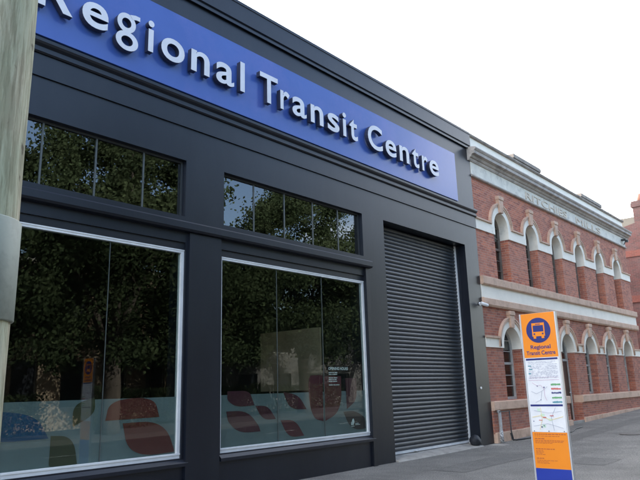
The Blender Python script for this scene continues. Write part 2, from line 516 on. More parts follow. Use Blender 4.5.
# ground windows
def leaf(pts, n=14):
    """two-cornered leaf: pts = (x,z) start, end, bulge1, bulge2"""
    (xa, za), (xb, zb), b1, b2 = pts
    A, B = Vector((xa, za)), Vector((xb, zb))
    d = B - A; nrm = Vector((-d.y, d.x))
    res = []
    for i in range(n):
        t = i / n; p = A + d * t + nrm * b1 * math.sin(math.pi * t) ** 0.75; res.append((p.x, p.y))
    for i in range(n):
        t = i / n; p = B - d * t - nrm * b2 * math.sin(math.pi * t) ** 0.75; res.append((p.x, p.y))
    return res
def blob(corners, n=10):
    """closed outline from (x, z, round) corners; a rounded corner is cut with a big curve"""
    res = []; N = len(corners)
    for i, (x, z, r) in enumerate(corners):
        p = Vector((x, z)); a = Vector(corners[i-1][:2]); b = Vector(corners[(i+1) % N][:2])
        if not r: res.append((x, z)); continue
        da, db = (a - p), (b - p)
        s, e = p + da * r, p + db * r
        for k in range(n + 1):
            t = k / n
            q = s * (1-t)**2 + p * 2*t*(1-t) + e * t*t
            res.append((q.x, q.y))
    return res
M_frost = mat('frosted_film', (0.15, 0.185, 0.195), 0.6, (0.22, 0.26, 0.275), 0.7)
M_maroon = mat('film_maroon', (0.085, 0.012, 0.028), 0.6)
M_rust = mat('film_rust', (0.15, 0.022, 0.020), 0.6)
M_plum = mat('film_plum', (0.12, 0.012, 0.024), 0.6)
M_bluef = mat('film_blue', (0.020, 0.085, 0.19), 0.6)
M_olive = mat('film_olive', (0.052, 0.058, 0.026), 0.6)
M_bronze = mat('film_brown', (0.034, 0.022, 0.023), 0.6)
M_white_film = mat('white_film', (0.95, 0.95, 0.95), 0.6)
def shop_window(x0, x1, z0, z1, joints, film_top, decals):
    """x0..x1 is the clear opening in the wall; the alu frame is set into the field"""
    bm = bmesh.new(); t = 0.055
    zt = 3.90
    y0, y1 = 0.035, 0.12
    box(bm, x0, x1, y0, y1, z0 + 0.0, z0 + 0.075)
    box(bm, x0, x1, y0, y1, zt - t, zt)
    box(bm, x0, x0 + 0.04, y0, y1, z0 + 0.075, zt - t)
    box(bm, x1 - t, x1, y0, y1, z0 + 0.075, zt - t)
    box(bm, x0 + 0.001, x1 - 0.001, y0 - 0.012, y0, z0 + 0.05, z0 + 0.073)      # bead lines
    box(bm, x0 + 0.001, x1 - 0.001, y0 - 0.010, y0, zt - 0.022, zt - 0.002)
    w = P(link('window', bm, M_alu, shop))
    bm = bmesh.new(); box(bm, x0, x1, 0.03, 0.40, zt + 0.001, z1)
    link('head_panel', bm, M_black2, w)
    xs = [x0 + 0.04] + joints + [x1 - t]
    for a, b in zip(xs[:-1], xs[1:]):
        bm = bmesh.new(); box(bm, a + 0.004, b - 0.004, 0.07, 0.08, z0 + 0.075, zt - t)
        link('pane', bm, M_glass, w)
    for j in joints:
        bm = bmesh.new(); box(bm, j - 0.0038, j + 0.0038, 0.066, 0.083, z0 + 0.075, zt - t)
        link('glass_joint', bm, M_joint, w)
    bm = bmesh.new(); box(bm, x0 + 0.04, x1 - t, 0.092, 0.094, z0 + 0.075, film_top)
    link('frosted_film', bm, M_frost, w)
    for poly, mm in decals:
        bm = bmesh.new()
        poly = [(min(max(px, x0 + 0.041), x1 - t - 0.001), max(pz, z0 + 0.076)) for px, pz in poly]
        prism_y(bm, poly, 0.0865, 0.0885)
        link('leaf_decal', bm, mm, w)
    return w
# right window (w2)
d2 = [(blob([(7.10, 1.60, .0), (7.60, 1.60, .35), (7.72, 1.35, 0), (7.30, 1.33, .5), (7.10, 1.45, .3)]), M_maroon),
      (blob([(7.08, 1.27, 0), (7.55, 1.27, .55), (7.82, 1.00, .3), (7.86, 0.90, 0), (7.36, 0.90, .55), (7.12, 1.10, .3)]), M_maroon),
      (blob([(7.74, 1.34, 0), (8.05, 1.33, .5), (8.24, 1.09, 0), (7.92, 1.09, .5)]), M_maroon),
      (blob([(8.44, 1.56, 0), (8.85, 1.50, .5), (9.06, 1.23, 0), (8.60, 1.24, .55)]), M_maroon),
      (blob([(8.36, 1.06, 0), (8.75, 1.05, .5), (8.98, 0.75, 0), (8.55, 0.74, .55)]), M_plum),
      (blob([(9.12, 1.86, .3), (9.545, 1.86, .0), (9.545, 0.98, 0), (9.16, 1.06, .6)]), M_plum),
      (blob([(9.595, 0.98, 0), (9.595, 1.84, 0), (10.12, 1.84, .0), (10.12, 1.15, .6)]), M_plum),
      (blob([(10.26, 1.80, 0), (10.62, 1.80, 0), (10.62, 1.35, .45), (10.28, 1.18, 0)]), M_maroon),
      (blob([(10.16, 1.13, 0), (10.55, 1.14, .55), (10.88, 0.98, .3), (10.90, 0.76, 0), (10.40, 0.75, .6)]), M_bronze)]
w2 = shop_window(*GW[1], [8.28, 9.57], 1.54, d2)
d1 = [(blob([(4.86, 1.24, 0), (4.92, 1.53, .5), (5.66, 1.55, .48), (5.76, 1.25, 0)]), M_rust),
      (blob([(5.14, 1.19, 0), (5.85, 1.20, .6), (6.06, 0.72, 0), (5.26, 0.70, .6)]), M_rust),
      (blob([(3.0, 1.43, 0), (3.85, 1.42, .6), (4.05, 1.06, 0), (3.2, 1.05, .5)]), M_bluef),
      (blob([(4.68, 1.57, 0), (4.70, 1.34, .5), (4.38, 1.19, 0), (4.36, 1.48, .5)]), M_olive),
      (blob([(4.08, 1.09, 0), (4.40, 1.07, .6), (4.47, 0.70, 0), (4.08, 0.70, .1)]), M_olive),
      (blob([(2.3, 1.15, 0), (2.75, 1.15, .6), (2.95, 0.72, 0), (2.4, 0.72, .6)]), M_plum)]
w1 = shop_window(*GW[0], [3.42, 4.79], 1.54, d1)
w0 = shop_window(*GW[2], [-1.55, -0.18], 1.54, [(blob([(-0.9, 1.24, 0), (-0.6, 1.52, .5), (-0.1, 1.5, .48), (0.1, 1.2, 0)]), M_rust)])
# opening hours vinyl, right pane
text_obj('hours_heading', 'OPENING HOURS', (9.73, 0.0855, 1.965), MY, M_white_film, w2, 0.078, 0.0022, 0.001)
bm = bmesh.new()
for i, (z, ws) in enumerate([(1.905, (.13, .05, .12)), (1.87, (.10, .04, .15)), (1.80, (.17, .14)), (1.765, (.12, .05, .09)), (1.73, (.14, .16)), (1.66, (.15, .08, .14))]):
    x = 9.735
    for w_ in ws:
        box(bm, x, x + w_ * .8, 0.0845, 0.0855, z, z + 0.016); x += w_ * .8 + 0.016
link('small_print', bm, M_white_film, w2)
bm = bmesh.new()                  # little white leaf-and-swirl emblem with two words beside it
prism_y(bm, leaf(((10.45, 0.845), (10.47, 0.985), 0.28, 0.28)), 0.0835, 0.0845)
prism_y(bm, leaf(((10.40, 0.85), (10.435, 0.93), 0.28, 0.28)), 0.0835, 0.0845)
box(bm, 10.40, 10.50, 0.0835, 0.0845, 0.825, 0.835)
for x, w_, z in ((10.53, .11, .875), (10.53, .16, .85)): box(bm, x, x + w_, 0.0835, 0.0845, z, z + 0.012)
link('window_emblem', bm, M_white_film, w2)

# sill mouldings under the windows
for a, b in ((GW[0][0], GW[0][1]), (GW[1][0], GW[1][1]), (GW[2][0], GW[2][1])):
    bm = bmesh.new(); prism_x(bm, [(-0.001, 0.50), (-0.055, 0.50), (-0.055, 0.55), (-0.001, 0.60)], a - 0.02, b + 0.10)
    P(link('window_sill', bm, M_black, shop))

# interior of the shop
bm = bmesh.new()
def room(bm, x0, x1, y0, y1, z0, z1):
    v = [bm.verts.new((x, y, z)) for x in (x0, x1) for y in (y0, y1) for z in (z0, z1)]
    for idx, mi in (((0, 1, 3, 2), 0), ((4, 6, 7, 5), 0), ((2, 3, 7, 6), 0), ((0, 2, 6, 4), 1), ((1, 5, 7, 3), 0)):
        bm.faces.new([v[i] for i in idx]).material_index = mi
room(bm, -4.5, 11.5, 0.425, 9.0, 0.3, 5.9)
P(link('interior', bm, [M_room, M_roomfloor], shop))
# building shell
bm = bmesh.new()
box(bm, BX0, BX0 + 0.3, 0.67, 16, -0.4, 8.6)
box(bm, BX1 - 0.31, BX1 - 0.01, 0.67, 16, -0.4, 8.6)
box(bm, BX0, BX1, 16, 16.3, -0.4, 8.6)
P(link('side_wall', bm, M_black2, shop))
bx_ = bmesh.new(); box(bx_, BX0, BX1, 0.67, 16, 8.3, 8.5); P(link('roof', bx_, M_roof, shop))

# roller shutter
bm = bmesh.new()
SY = 0.33
z = 0.16; pitch = 0.098
prof = []
while z < 5.40:
    for k in range(7):
        a = k / 6 * math.pi
        prof.append((SY - 0.020 * math.sin(a) ** 0.8, z + (pitch - 0.010) * k / 6))
    prof.append((SY + 0.012, z + pitch - 0.005))
    z += pitch
rowsL = [bm.verts.new((11.80, y, zz)) for y, zz in prof]
rowsR = [bm.verts.new((15.62, y, zz)) for y, zz in prof]
for i in range(len(prof) - 1):
    bm.faces.new((rowsL[i], rowsR[i], rowsR[i+1], rowsL[i+1]))
sh = P(link('roller_shutter', bm, M_shutter, shop))
bm = bmesh.new(); box(bm, 11.79, 15.63, SY - 0.03, SY + 0.03, 0.10, 0.155, bev=0.004); link('bottom_bar', bm, M_alu, sh)
for a, b in ((11.782, 11.83), (15.63, 15.68)):
    bm = bmesh.new(); box(bm, a, b, SY - 0.045, SY + 0.05, 0.02, 5.45); link('guide_rail', bm, M_alu if a > 15 else M_seal, sh)
bm = bmesh.new(); box(bm, 12.95, 13.13, SY - 0.06, SY - 0.035, 0.115, 0.14); box(bm, 13.0, 13.03, SY - 0.09, SY - 0.06, 0.11, 0.15); box(bm, 13.06, 13.09, SY - 0.09, SY - 0.06, 0.11, 0.15); link('lock', bm, M_alu, sh)
bm = bmesh.new()
prism_x(bm, [(-0.10, -0.02), (-0.07, 0.03), (0.40, 0.098), (0.40, -0.02)], 11.79, 15.69)
P(link('threshold', bm, M_concrete, shop))
bm = bmesh.new(); box(bm, 11.785, 15.695, 0.43, 0.47, -0.2, 5.5); P(link('shutter_backing', bm, M_seal, shop))
# round metal plate on the end pier
bm = bmesh.new(); bmesh.ops.create_cone(bm, cap_ends=True, segments=16, radius1=0.035, radius2=0.03, depth=0.02, matrix=Matrix.Translation((15.94, -0.011, 1.5)) @ Matrix.Rotation(R(90), 4, 'X'))
P(link('wall_plate', bm, M_alu, shop))

# ------------------------------------------------------------------ blue sign with raised letters
sign = empty('fascia_sign', (1.9, -0.1, 6.65), 'long blue sign board with raised white letters above the charcoal shopfront windows', 'sign')
def PS(o):
    o.location = o.location - sign.location
    return o
bm = bmesh.new(); box(bm, 1.9, 15.28, -0.135, -0.085, 6.63, 8.05)
PS(link('sign_panel', bm, M_blue, sign))
for a in (2.0, 4.6, 7.2, 9.8, 12.4, 15.1):
    bm = bmesh.new(); box(bm, a, a + 0.05, -0.084, -0.001, 6.75, 7.95)
    PS(link('mounting_rail', bm, M_seal, sign))
FY, BY = -0.275, -0.175           # letter front / back
LS = 0.61 / 0.727
def letter_mesh(ch, x0, x1, sc=1.0):
    me = text_mesh(ch, LS, 0.016 * LS, BY - FY, 0.0)
    xs = [v.co.x for v in me.vertices]
    a, b = min(xs), max(xs)
    me.transform(Matrix.Translation((x0, 0, 0)) @ Matrix.Diagonal(((x1 - x0) / (b - a), 1, 1, 1)) @ Matrix.Translation((-a, 0, 0)))
    return me
def ring_piece(bm, cx, cz, ro, ri, y0, y1, a0=0, a1=360, n=40, sx_=1.0):
    n = max(6, n)
    inner, outer = [], []
    for i in range(n + 1):
        a = R(a0 + (a1 - a0) * i / n)
        inner.append((cx + ri * math.cos(a) * sx_, cz + ri * math.sin(a)))
        outer.append((cx + ro * math.cos(a) * sx_, cz + ro * math.sin(a)))
    strip_y(bm, inner, outer, y0, y1)
def finish_letter(o):
    me = o.data
    me.materials.clear(); me.materials.append(M_letter); me.materials.append(M_letter_side)
    for p in me.polygons:
        p.material_index = 0 if p.normal.y < -0.7 else 1
        p.use_smooth = False
    PS(o)
ZB = 7.03
spans = [('R', 3.27, 3.80), ('e', 3.94, 4.37), ('g', 4.49, 4.93), ('i', 5.075, 5.185), ('o', 5.33, 5.80), ('n', 5.94, 6.34), ('a', 6.49, 6.91), ('l', 7.06, 7.17),
         ('T', 7.56, 8.04), ('r', 8.11, 8.37), ('a', 8.45, 8.87), ('n', 9.00, 9.40), ('s', 9.54, 9.93), ('i', 10.055, 10.175), ('t', 10.29, 10.58),
         ('C', 10.97, 11.54), ('e', 11.66, 12.11), ('n', 12.25, 12.67), ('t', 12.82, 13.12), ('r', 13.27, 13.54), ('e', 13.63, 14.09)]
for ch, a, b in spans:
    if ch == 'g':                 # two-storey g of the sign's own face
        bm = bmesh.new(); cx = (a + b) / 2 - 0.03; sxx = 0.98
        ring_piece(bm, cx, ZB + 0.305, 0.168, 0.085, FY, BY, sx_=sxx)
        ring_piece(bm, cx + 0.02, ZB - 0.005, 0.165, 0.085, FY - 0.0015, BY, sx_=1.2)
        strip_y(bm, [(cx + 0.10, ZB + 0.405), (cx + 0.17, ZB + 0.425), (cx + 0.235, ZB + 0.425)], [(cx + 0.05, ZB + 0.47), (cx + 0.15, ZB + 0.50), (cx + 0.235, ZB + 0.50)], FY - 0.003, BY)
        o = link('letter', bm, M_letter, sign)
    else:
        me = letter_mesh(ch, a, b)
        me.transform(MY); me.transform(Matrix.Translation((0, (FY + BY) / 2, ZB)))
        me.name = 'letter'
        o = bpy.data.objects.new('letter', me); C.objects.link(o); o.parent = sign
    finish_letter(o)

# ================================================================== brick mill building
mill = empty('brick_mill_building', (24, 0, 0), 'two-storey red brick mill with white arch surrounds, tan sills and heavy weathered cornice', 'building')
def PM(o):
    o.location = o.location - mill.location
    return o
CXS = [18.17, 20.45, 22.68, 24.98, 27.30, 29.64]
MX0, MX1 = 16.45, 31.55
BYF = 0.03                        # brick face
def arch_pts(cx, r, zs, n=20, rx=None):
    rx = rx or r
    return [(cx - rx * math.cos(math.pi * i / n), zs + r * math.sin(math.pi * i / n)) for i in range(n + 1)]
def storey_wall(z0, z1, ops, m_, name, reveal=0.34):
    """front skin with arched openings + straight reveals; ops = (cx, half, zb, zspring)"""
    bm = bmesh.new()
    cache = {}
    def V(x, y, z):
        k = (round(x, 4), round(y, 4), round(z, 4))
        if k not in cache: cache[k] = bm.verts.new(k)
        return cache[k]
    def Q(a, b, c, d):
        f = bm.faces.new((a, b, c, d))
    edges = [MX0] + [e for o in ops for e in (o[0] - o[1], o[0] + o[1])] + [MX1]
    y = BYF
    for i in range(0, len(edges), 2):
        a, b = edges[i], edges[i+1]
        Q(V(a, y, z0), V(b, y, z0), V(b, y, z1), V(a, y, z1))
    for cx, h, zb, zs in ops:
        if zb > z0: Q(V(cx-h, y, z0), V(cx+h, y, z0), V(cx+h, y, zb), V(cx-h, y, zb))
        ap = arch_pts(cx, h, zs, 24)
        for p, q in zip(ap[:-1], ap[1:]):
            Q(V(p[0], y, p[1]), V(q[0], y, q[1]), V(q[0], y, z1), V(p[0], y, z1))
            Q(V(p[0], y, p[1]), V(p[0], y+reveal, p[1]), V(q[0], y+reveal, q[1]), V(q[0], y, q[1]))
        for s in (-1, 1):
            Q(V(cx+s*h, y, zb), V(cx+s*h, y, zs), V(cx+s*h, y+reveal, zs), V(cx+s*h, y+reveal, zb))
        Q(V(cx-h, y, zb), V(cx-h, y+reveal, zb), V(cx+h, y+reveal, zb), V(cx+h, y, zb))
    return PM(link(name, bm, m_, mill))
UO = [(c, 0.48, 4.66, 6.38) for c in CXS]
LO = [(c, 0.60, 1.13, 2.66) for c in CXS]
LO[2] = (CXS[2], 0.60, 0.28, 2.66)     # doorway
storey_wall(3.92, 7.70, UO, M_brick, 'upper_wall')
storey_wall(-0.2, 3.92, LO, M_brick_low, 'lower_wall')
# stone trim ---------------------------------------------------
def band(name, prof, m_, a=MX0 + 0.002, b=MX1, gaps=()):
    xs = [a] + [g for gp in gaps for g in gp] + [b]
    for i in range(0, len(xs), 2):
        bm = bmesh.new(); prism_x(bm, prof, xs[i], xs[i+1])
        PM(link(name, bm, m_, mill))
band('sill_course', [(BYF+.1, 4.66), (-0.085, 4.655), (-0.10, 4.64), (-0.10, 4.44), (-0.075, 4.41), (BYF+.1, 4.41)], M_tan)
band('white_band', [(BYF+.1, 4.409), (-0.01, 4.409), (-0.01, 4.03), (BYF+.1, 4.03)], M_white)
band('string_course', [(BYF+.1, 4.029), (-0.05, 4.029), (-0.08, 4.01), (-0.08, 3.84), (-0.045, 3.79), (BYF+.1, 3.78)], M_tan)
dg = (CXS[2] - 0.597, CXS[2] + 0.597)
band('lower_sill', [(BYF+.2, 1.13), (-0.09, 1.12), (-0.10, 1.11), (-0.10, 0.90), (-0.08, 0.875), (BYF+.2, 0.875)], M_tan, gaps=[dg])
# plinth: brick, a little proud, on a stone footing
band('plinth', [(BYF+.1, 0.874), (-0.045, 0.874), (-0.045, 0.26), (BYF+.1, 0.26)], M_brick_low, gaps=[dg])
bm = bmesh.new()
random.seed(11)
x = MX0 + 0.002
while x < MX1 - 0.1:
    w_ = random.uniform(0.7, 1.15); x2 = min(x + w_, MX1)
    zt = 0.27 + 0.5 * gz(x)
    if x2 > dg[0] and x < dg[1]:
        if x < dg[0]: x2 = dg[0]
        else:
            PM(link('stone_footing', bm, M_tan, mill)); bm = bmesh.new()
            x = dg[1]; continue
    box(bm, x + 0.004, x2 - 0.004, -0.10 - random.uniform(0, 0.015), BYF + 0.1, -0.15, zt + random.uniform(-0.012, 0.012) + (0.0), bev=0.008)
    x = x2
PM(link('stone_footing', bm, M_tan, mill))
# door step and door
bm = bmesh.new(); box(bm, dg[0] + .002, dg[1] - .002, -0.06, 0.36, 0.0, 0.277, bev=0.01); PM(link('door_step', bm, M_concrete, mill))

def sash(cx, h, zb, zs, y, name='window', fm=None):
    fm = fm or M_winframe
    t = 0.05
    bm = bmesh.new()
    ap = arch_pts(cx, h, zs, 20)
    ip = arch_pts(cx, h - t, zs, 20)
    outer = [(cx - h, zb)] + ap + [(cx + h, zb)]
    inner = [(cx - h + t, zb)] + ip + [(cx + h - t, zb)]
    strip_y(bm, inner, outer, y, y + 0.07)
    box(bm, cx - h + t, cx + h - t, y, y + 0.07, zb, zb + 0.08)
    w = PM(link(name, bm, fm, mill))
    zm = (zb + zs + h) / 2
    bm = bmesh.new(); box(bm, cx - h + t, cx + h - t, y + 0.01, y + 0.06, zm - 0.035, zm + 0.035); link('meeting_rail', bm, fm, w)
    top = zs + h - t
    for lo, hi, yy in ((zb + 0.08, zm - 0.035, y + 0.03), (zm + 0.035, top, y + 0.045)):
        bm = bmesh.new()
        wv = 0.011
        box(bm, cx - wv, cx + wv, yy - 0.008, yy + 0.012, lo, hi - 0.02)
        k = 3
        for i in range(1, k):
            zz = lo + (hi - lo) * i / k
            hw = (h - t) if zz < zs else math.sqrt(max(0.0, (h - t) ** 2 - (zz - zs) ** 2))
            box(bm, cx - hw, cx - wv, yy - 0.008, yy + 0.012, zz - wv, zz + wv)
            box(bm, cx + wv, cx + hw, yy - 0.008, yy + 0.012, zz - wv, zz + wv)
        link('glazing_bar', bm, fm, w)
    bm = bmesh.new()
    prism_y(bm, [(cx - h + t, zb + 0.08)] + ip + [(cx + h - t, zb + 0.08)], y + 0.052, y + 0.056)
    link('pane', bm, M_glass_old, w)
    return w
def blind(cx, h, z0, z1, y, parent):
    bm = bmesh.new(); box(bm, cx - h, cx + h, y, y + 0.01, z0, z1); link('blind', bm, mat('holland_blind', (0.42, 0.40, 0.36), 0.8), parent)
random.seed(5)
for i, (cx, h, zb, zs) in enumerate(UO):
    w = sash(cx, h, zb, zs, BYF + 0.27, fm=M_darkframe)
    if i in (0, 3, 4): blind(cx, h - 0.05, zb + 1.3, zs + 0.3, BYF + 0.45, w)
for i, (cx, h, zb, zs) in enumerate(LO):
    if i != 2: sash(cx, h, zb, zs, BYF + 0.27)
# the door
cx, h, zb, zs = LO[2]
bm = bmesh.new()
ap = arch_pts(cx, h, zs, 20); ip = arch_pts(cx, h - .07, zs, 20)
strip_y(bm, [(cx-h+.07, zb)] + ip + [(cx+h-.07, zb)], [(cx-h, zb)] + ap + [(cx+h, zb)], BYF + .25, BYF + .33)
box(bm, cx - h + .07, cx + h - .07, BYF + .26, BYF + .32, 2.32, 2.40)
dr = PM(link('door', bm, M_winframe, mill))
M_door = mat('brown_door', (0.075, 0.045, 0.035), 0.5, (0.095, 0.06, 0.045), 4, stretch=(4, 4, .5))
bm = bmesh.new(); box(bm, cx - h + .075, cx + h - .075, BYF + .28, BYF + .32, zb + .01, 2.318)
for a, b, c, d in ((-.42, -.06, .5, 1.15), (.06, .42, .5, 1.15), (-.42, -.06, 1.3, 2.15), (.06, .42, 1.3, 2.15)):
    box(bm, cx + a, cx + b, BYF + .268, BYF + .279, c, d, bev=0.006)
link('door_leaf', bm, M_door, dr)
bm = bmesh.new(); prism_y(bm, [(cx - h + .07, 2.402)] + ip + [(cx + h - .07, 2.402)], BYF + .29, BYF + .295); link('pane', bm, M_glass_old, dr)
bm = bmesh.new(); bmesh.ops.create_uvsphere(bm, u_segments=10, v_segments=8, radius=0.03, matrix=Matrix.Translation((cx + .42, BYF + .235, 1.22))); link('handle', bm, M_alu, dr)

# arch surrounds, impost bands, hood moulds, keystones
def arch_trim(cx, h, imp, zs, kz, kw0, kw1, ringw, hoodw, lab0):
    n = 24
    bm = bmesh.new()
    ip = [(cx - h + .004, imp)] + arch_pts(cx, h - .004, zs, n) + [(cx + h - .004, imp)]
    op = [(cx - h - ringw, imp)] + arch_pts(cx, h + ringw, zs, n) + [(cx + h + ringw, imp)]
    strip_y(bm, ip, op, -0.012, BYF + 0.268)
    PM(link('arch_surround', bm, M_white, mill))
    bm = bmesh.new()
    r0, r1 = h + ringw + .001, h + ringw + hoodw
    def hp(r): return [(cx - r, lab0)] + arch_pts(cx, r, zs, n) + [(cx + r, lab0)]
    strip_y(bm, hp(r0), hp(r1), -0.035, BYF + 0.02)
    rm = (r0 + r1) / 2
    strip_y(bm, hp(rm + .015), hp(r1 + .004), -0.055, -0.036)
    PM(link('hood_mould', bm, M_tan, mill))
    bm = bmesh.new()
    z0, z1 = kz
    prism_y(bm, [(cx - kw0, z0), (cx + kw0, z0), (cx + kw1, z1 - .13), (cx - kw1, z1 - .13)], -0.085, BYF + .06)
    prism_y(bm, [(cx - kw1 - .01, z1 - .129), (cx + kw1 + .01, z1 - .129), (cx + kw1 + .015, z1 - .06), (cx + kw1 - .0, z1), (cx - kw1 + .0, z1), (cx - kw1 - .015, z1 - .06)], -0.105, BYF + .06)
    bmesh.ops.bevel(bm, geom=bm.edges[:], offset=0.01, segments=1, affect='EDGES')
    PM(link('keystone', bm, M_tan, mill))
for c in CXS:
    arch_trim(c, 0.48, 6.08, 6.38, (6.85, 7.40), 0.10, 0.165, 0.19, 0.115, 6.385)
    arch_trim(c, 0.60, 2.62, 2.66, (3.235, 3.74), 0.105, 0.165, 0.185, 0.115, 2.885)
def between(h, ringw, z0, z1, y0, name, m_, trim=0.0):
    e = [MX0 + .002] + [v for c in CXS for v in (c - h - ringw - trim, c + h + ringw + trim)] + [MX1]
    for i in range(0, len(e), 2):
        if e[i+1] > e[i]:
            bm = bmesh.new(); box(bm, e[i], e[i+1], y0, BYF + 0.02, z0, z1)
            PM(link(name, bm, m_, mill))
between(0.48, 0.1905, 6.08, 6.382, -0.011, 'impost_band', M_white)
between(0.60, 0.1855, 2.62, 2.882, -0.011, 'impost_band', M_white)
between(0.48, 0.305, 6.385, 6.435, -0.06, 'label_mould', M_tan, 0.004)
between(0.60, 0.30, 2.885, 2.94, -0.06, 'label_mould', M_tan, 0.004)

# frieze, cornice, parapet
band('frieze', [(BYF+.2, 7.76), (-0.01, 7.76), (-0.01, 8.16), (BYF+.2, 8.16)], M_frieze)
band('frieze_moulding', [(BYF+.2, 7.69), (-0.035, 7.69), (-0.055, 7.71), (-0.055, 7.74), (-0.02, 7.759), (BYF+.2, 7.759)], M_cornice)
CP = [(0.3, 8.161), (-0.04, 8.161), (-0.07, 8.20), (-0.07, 8.235), (-0.115, 8.25), (-0.15, 8.29), (-0.15, 8.32), (-0.245, 8.335), (-0.245, 8.43), (-0.265, 8.44), (-0.30, 8.485), (-0.30, 8.515), (-0.15, 8.56), (0.3, 8.59)]
bm = bmesh.new(); prism_x(bm, CP, 16.30, 31.93); PM(link('cornice', bm, M_cornice, mill))
band('parapet', [(0.35, 8.595), (0.012, 8.595), (0.012, 8.99), (0.35, 8.99)], M_white, b=MX1 + .05)
band('coping', [(0.38, 8.991), (-0.03, 8.991), (-0.055, 9.02), (-0.055, 9.075), (0.38, 9.11)], M_coping, a=16.40, b=MX1 + .12)
for a, b in ((19.55, 21.85), (26.0, 28.55)):
    bm = bmesh.new(); box(bm, a, b, -0.075, 0.40, 9.10, 9.235, bev=0.015); box(bm, a + .06, b - .06, -0.045, 0.36, 9.236, 9.27)
    PM(link('coping_block', bm, M_coping, mill))
bm = bmesh.new()
prism_y(bm, [(31.3, 8.60), (31.62, 8.60), (31.62, 9.15), (31.3, 9.12)], 0.36, 3)
PM(link('parapet_return', bm, M_cornice, mill))
# relief lettering on the frieze
M_relief = mat('faded_relief', (0.80, 0.70, 0.58), 0.8, (0.62, 0.53, 0.44), 5, bump=0.3)
for wd, a, b in (('RITCHIES', 20.25, 24.05), ('MILLS', 25.0, 27.9)):
    tm = text_obj('relief_lettering', wd, (a, -0.022, 7.80), MY, M_relief, mill, 0.36, 0.0, 0.022, width=b - a)
    PM(tm)
# mill shell
bm = bmesh.new()
box(bm, MX0 + 0.01, MX0 + .3, BYF + .36, 14, -0.3, 8.9); box(bm, MX1 - .31, MX1 - 0.01, BYF + .351, 14, -0.3, 8.59); box(bm, MX0, MX1, 14, 14.3, -.3, 8.5)
PM(link('side_wall', bm, M_brick_side, mill))
bm = bmesh.new(); box(bm, MX1 - .012, MX1 - 0.001, BYF + .001, BYF + .35, -0.3, 8.15); PM(link('corner_quoin', bm, M_brick, mill))
bm = bmesh.new(); box(bm, MX0 + .31, MX1 - .32, 0.5, 13.9, 8.3, 8.45); PM(link('roof', bm, M_roof, mill))
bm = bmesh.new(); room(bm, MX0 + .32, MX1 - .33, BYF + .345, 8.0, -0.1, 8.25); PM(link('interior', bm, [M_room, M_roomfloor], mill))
# small light brackets at the far end of the frieze
bm = bmesh.new(); box(bm, 30.95, 31.2, -0.22, -0.01, 8.0, 8.06); box(bm, 31.0, 31.1, -0.30, -0.16, 7.9, 8.0); tube(bm, [(31.3, -.03, 7.85), (31.2, -.12, 7.95), (31.1, -.2, 8.02)], 0.02)
PM(link('wall_lamp_bracket', bm, M_seal, mill))
# downpipe stub at the left corner
M_galv = mat('painted_pipe', (0.33, 0.34, 0.35), 0.5, (0.22, 0.21, 0.2), 8)
pipe = empty('downpipe', (16.62, -0.14, 0), 'short grey downpipe with white taped foot at the left corner of the brick wall', 'pipe')
bm = bmesh.new(); tube(bm, [(0, 0, 0.84), (0, 0, 0.10), (0.0, -0.03, 0.02)], 0.045, 12); tube(bm, [(0.0, 0.06, 0.85), (0, 0, 0.84), (0, 0, .80)], 0.046, 12); link('pipe', bm, M_galv, pipe)
bm = bmesh.new(); tube(bm, [(0, 0, 0.34), (0, 0, 0.04)], [0.052, 0.058], 12); link('tape_wrap', bm, mat('tape', (0.55, 0.55, 0.55), 0.5, (0.16, 0.16, 0.17), 22, lo=.45, hi=.55), pipe)
bm = bmesh.new(); box(bm, -0.07, 0.55, -0.045, -0.02, 0.835, 0.86); tube(bm, [(0.55, -0.03, 0.845), (0.56, -0.03, 0.3), (0.60, -.06, 0.04)], 0.018, 8); link('conduit', bm, M_seal, pipe)
bm = bmesh.new(); box(bm, 15.95, 16.75, -0.50, -0.08, -0.02, 0.022, bev=0.008)
tag(link('concrete_pad', bm, M_concrete), 'small pale concrete pad on the footpath in front of the downpipe', 'pad')
bm = bmesh.new(); bmesh.ops.create_cone(bm, cap_ends=True, segments=28, radius1=.30, radius2=.295, depth=.012, matrix=Matrix.Translation((19.6, -2.6, gz(19.6) + .006)))
tag(link('manhole_cover', bm, mat('cast_iron', (0.06, 0.055, 0.05), 0.6, (0.10, 0.09, 0.08), 12, bump=.6, bscale=40)), 'round iron cover set in the footpath in front of the brick mill', 'cover')
# black hose lying along the footing
bm = bmesh.new()
pts = []
for i in range(30):
    t = i / 29; x = 17.2 + 4.2 * t
    pts.append((x, -0.28 - 0.55 * math.sin(t * 2.4) ** 2 - 0.08 * math.sin(t * 14), gz(x) + 0.022))
tube(bm, [(17.17, -.15, 0.25), (17.17, -.18, 0.08)] + pts, 0.02, 8)
tag(link('hose', bm, mat('black_rubber', (0.02, 0.02, 0.022), 0.5)), 'thin black hose lying on the footpath along the foot of the brick wall', 'hose')
# dark rounded bag in the shutter recess
bm = bmesh.new()
bmesh.ops.create_icosphere(bm, subdivisions=4, radius=0.15)
for v in bm.verts:
    nn = noise.noise(v.co * 9) * 0.022 + noise.noise(v.co * 25) * 0.008
    v.co += v.co.normalized() * nn
    v.co.z = max(v.co.z, -0.11)
link_o = link('rubbish_bag', bm, mat('black_plastic', (0.016, 0.018, 0.024), 0.6, bump=0.3, bscale=20), smooth=True, loc=(15.50, 0.06, 0.16))
tag(link_o, 'small black bag slumped at the foot of the right jamb of the roller shutter', 'bag')
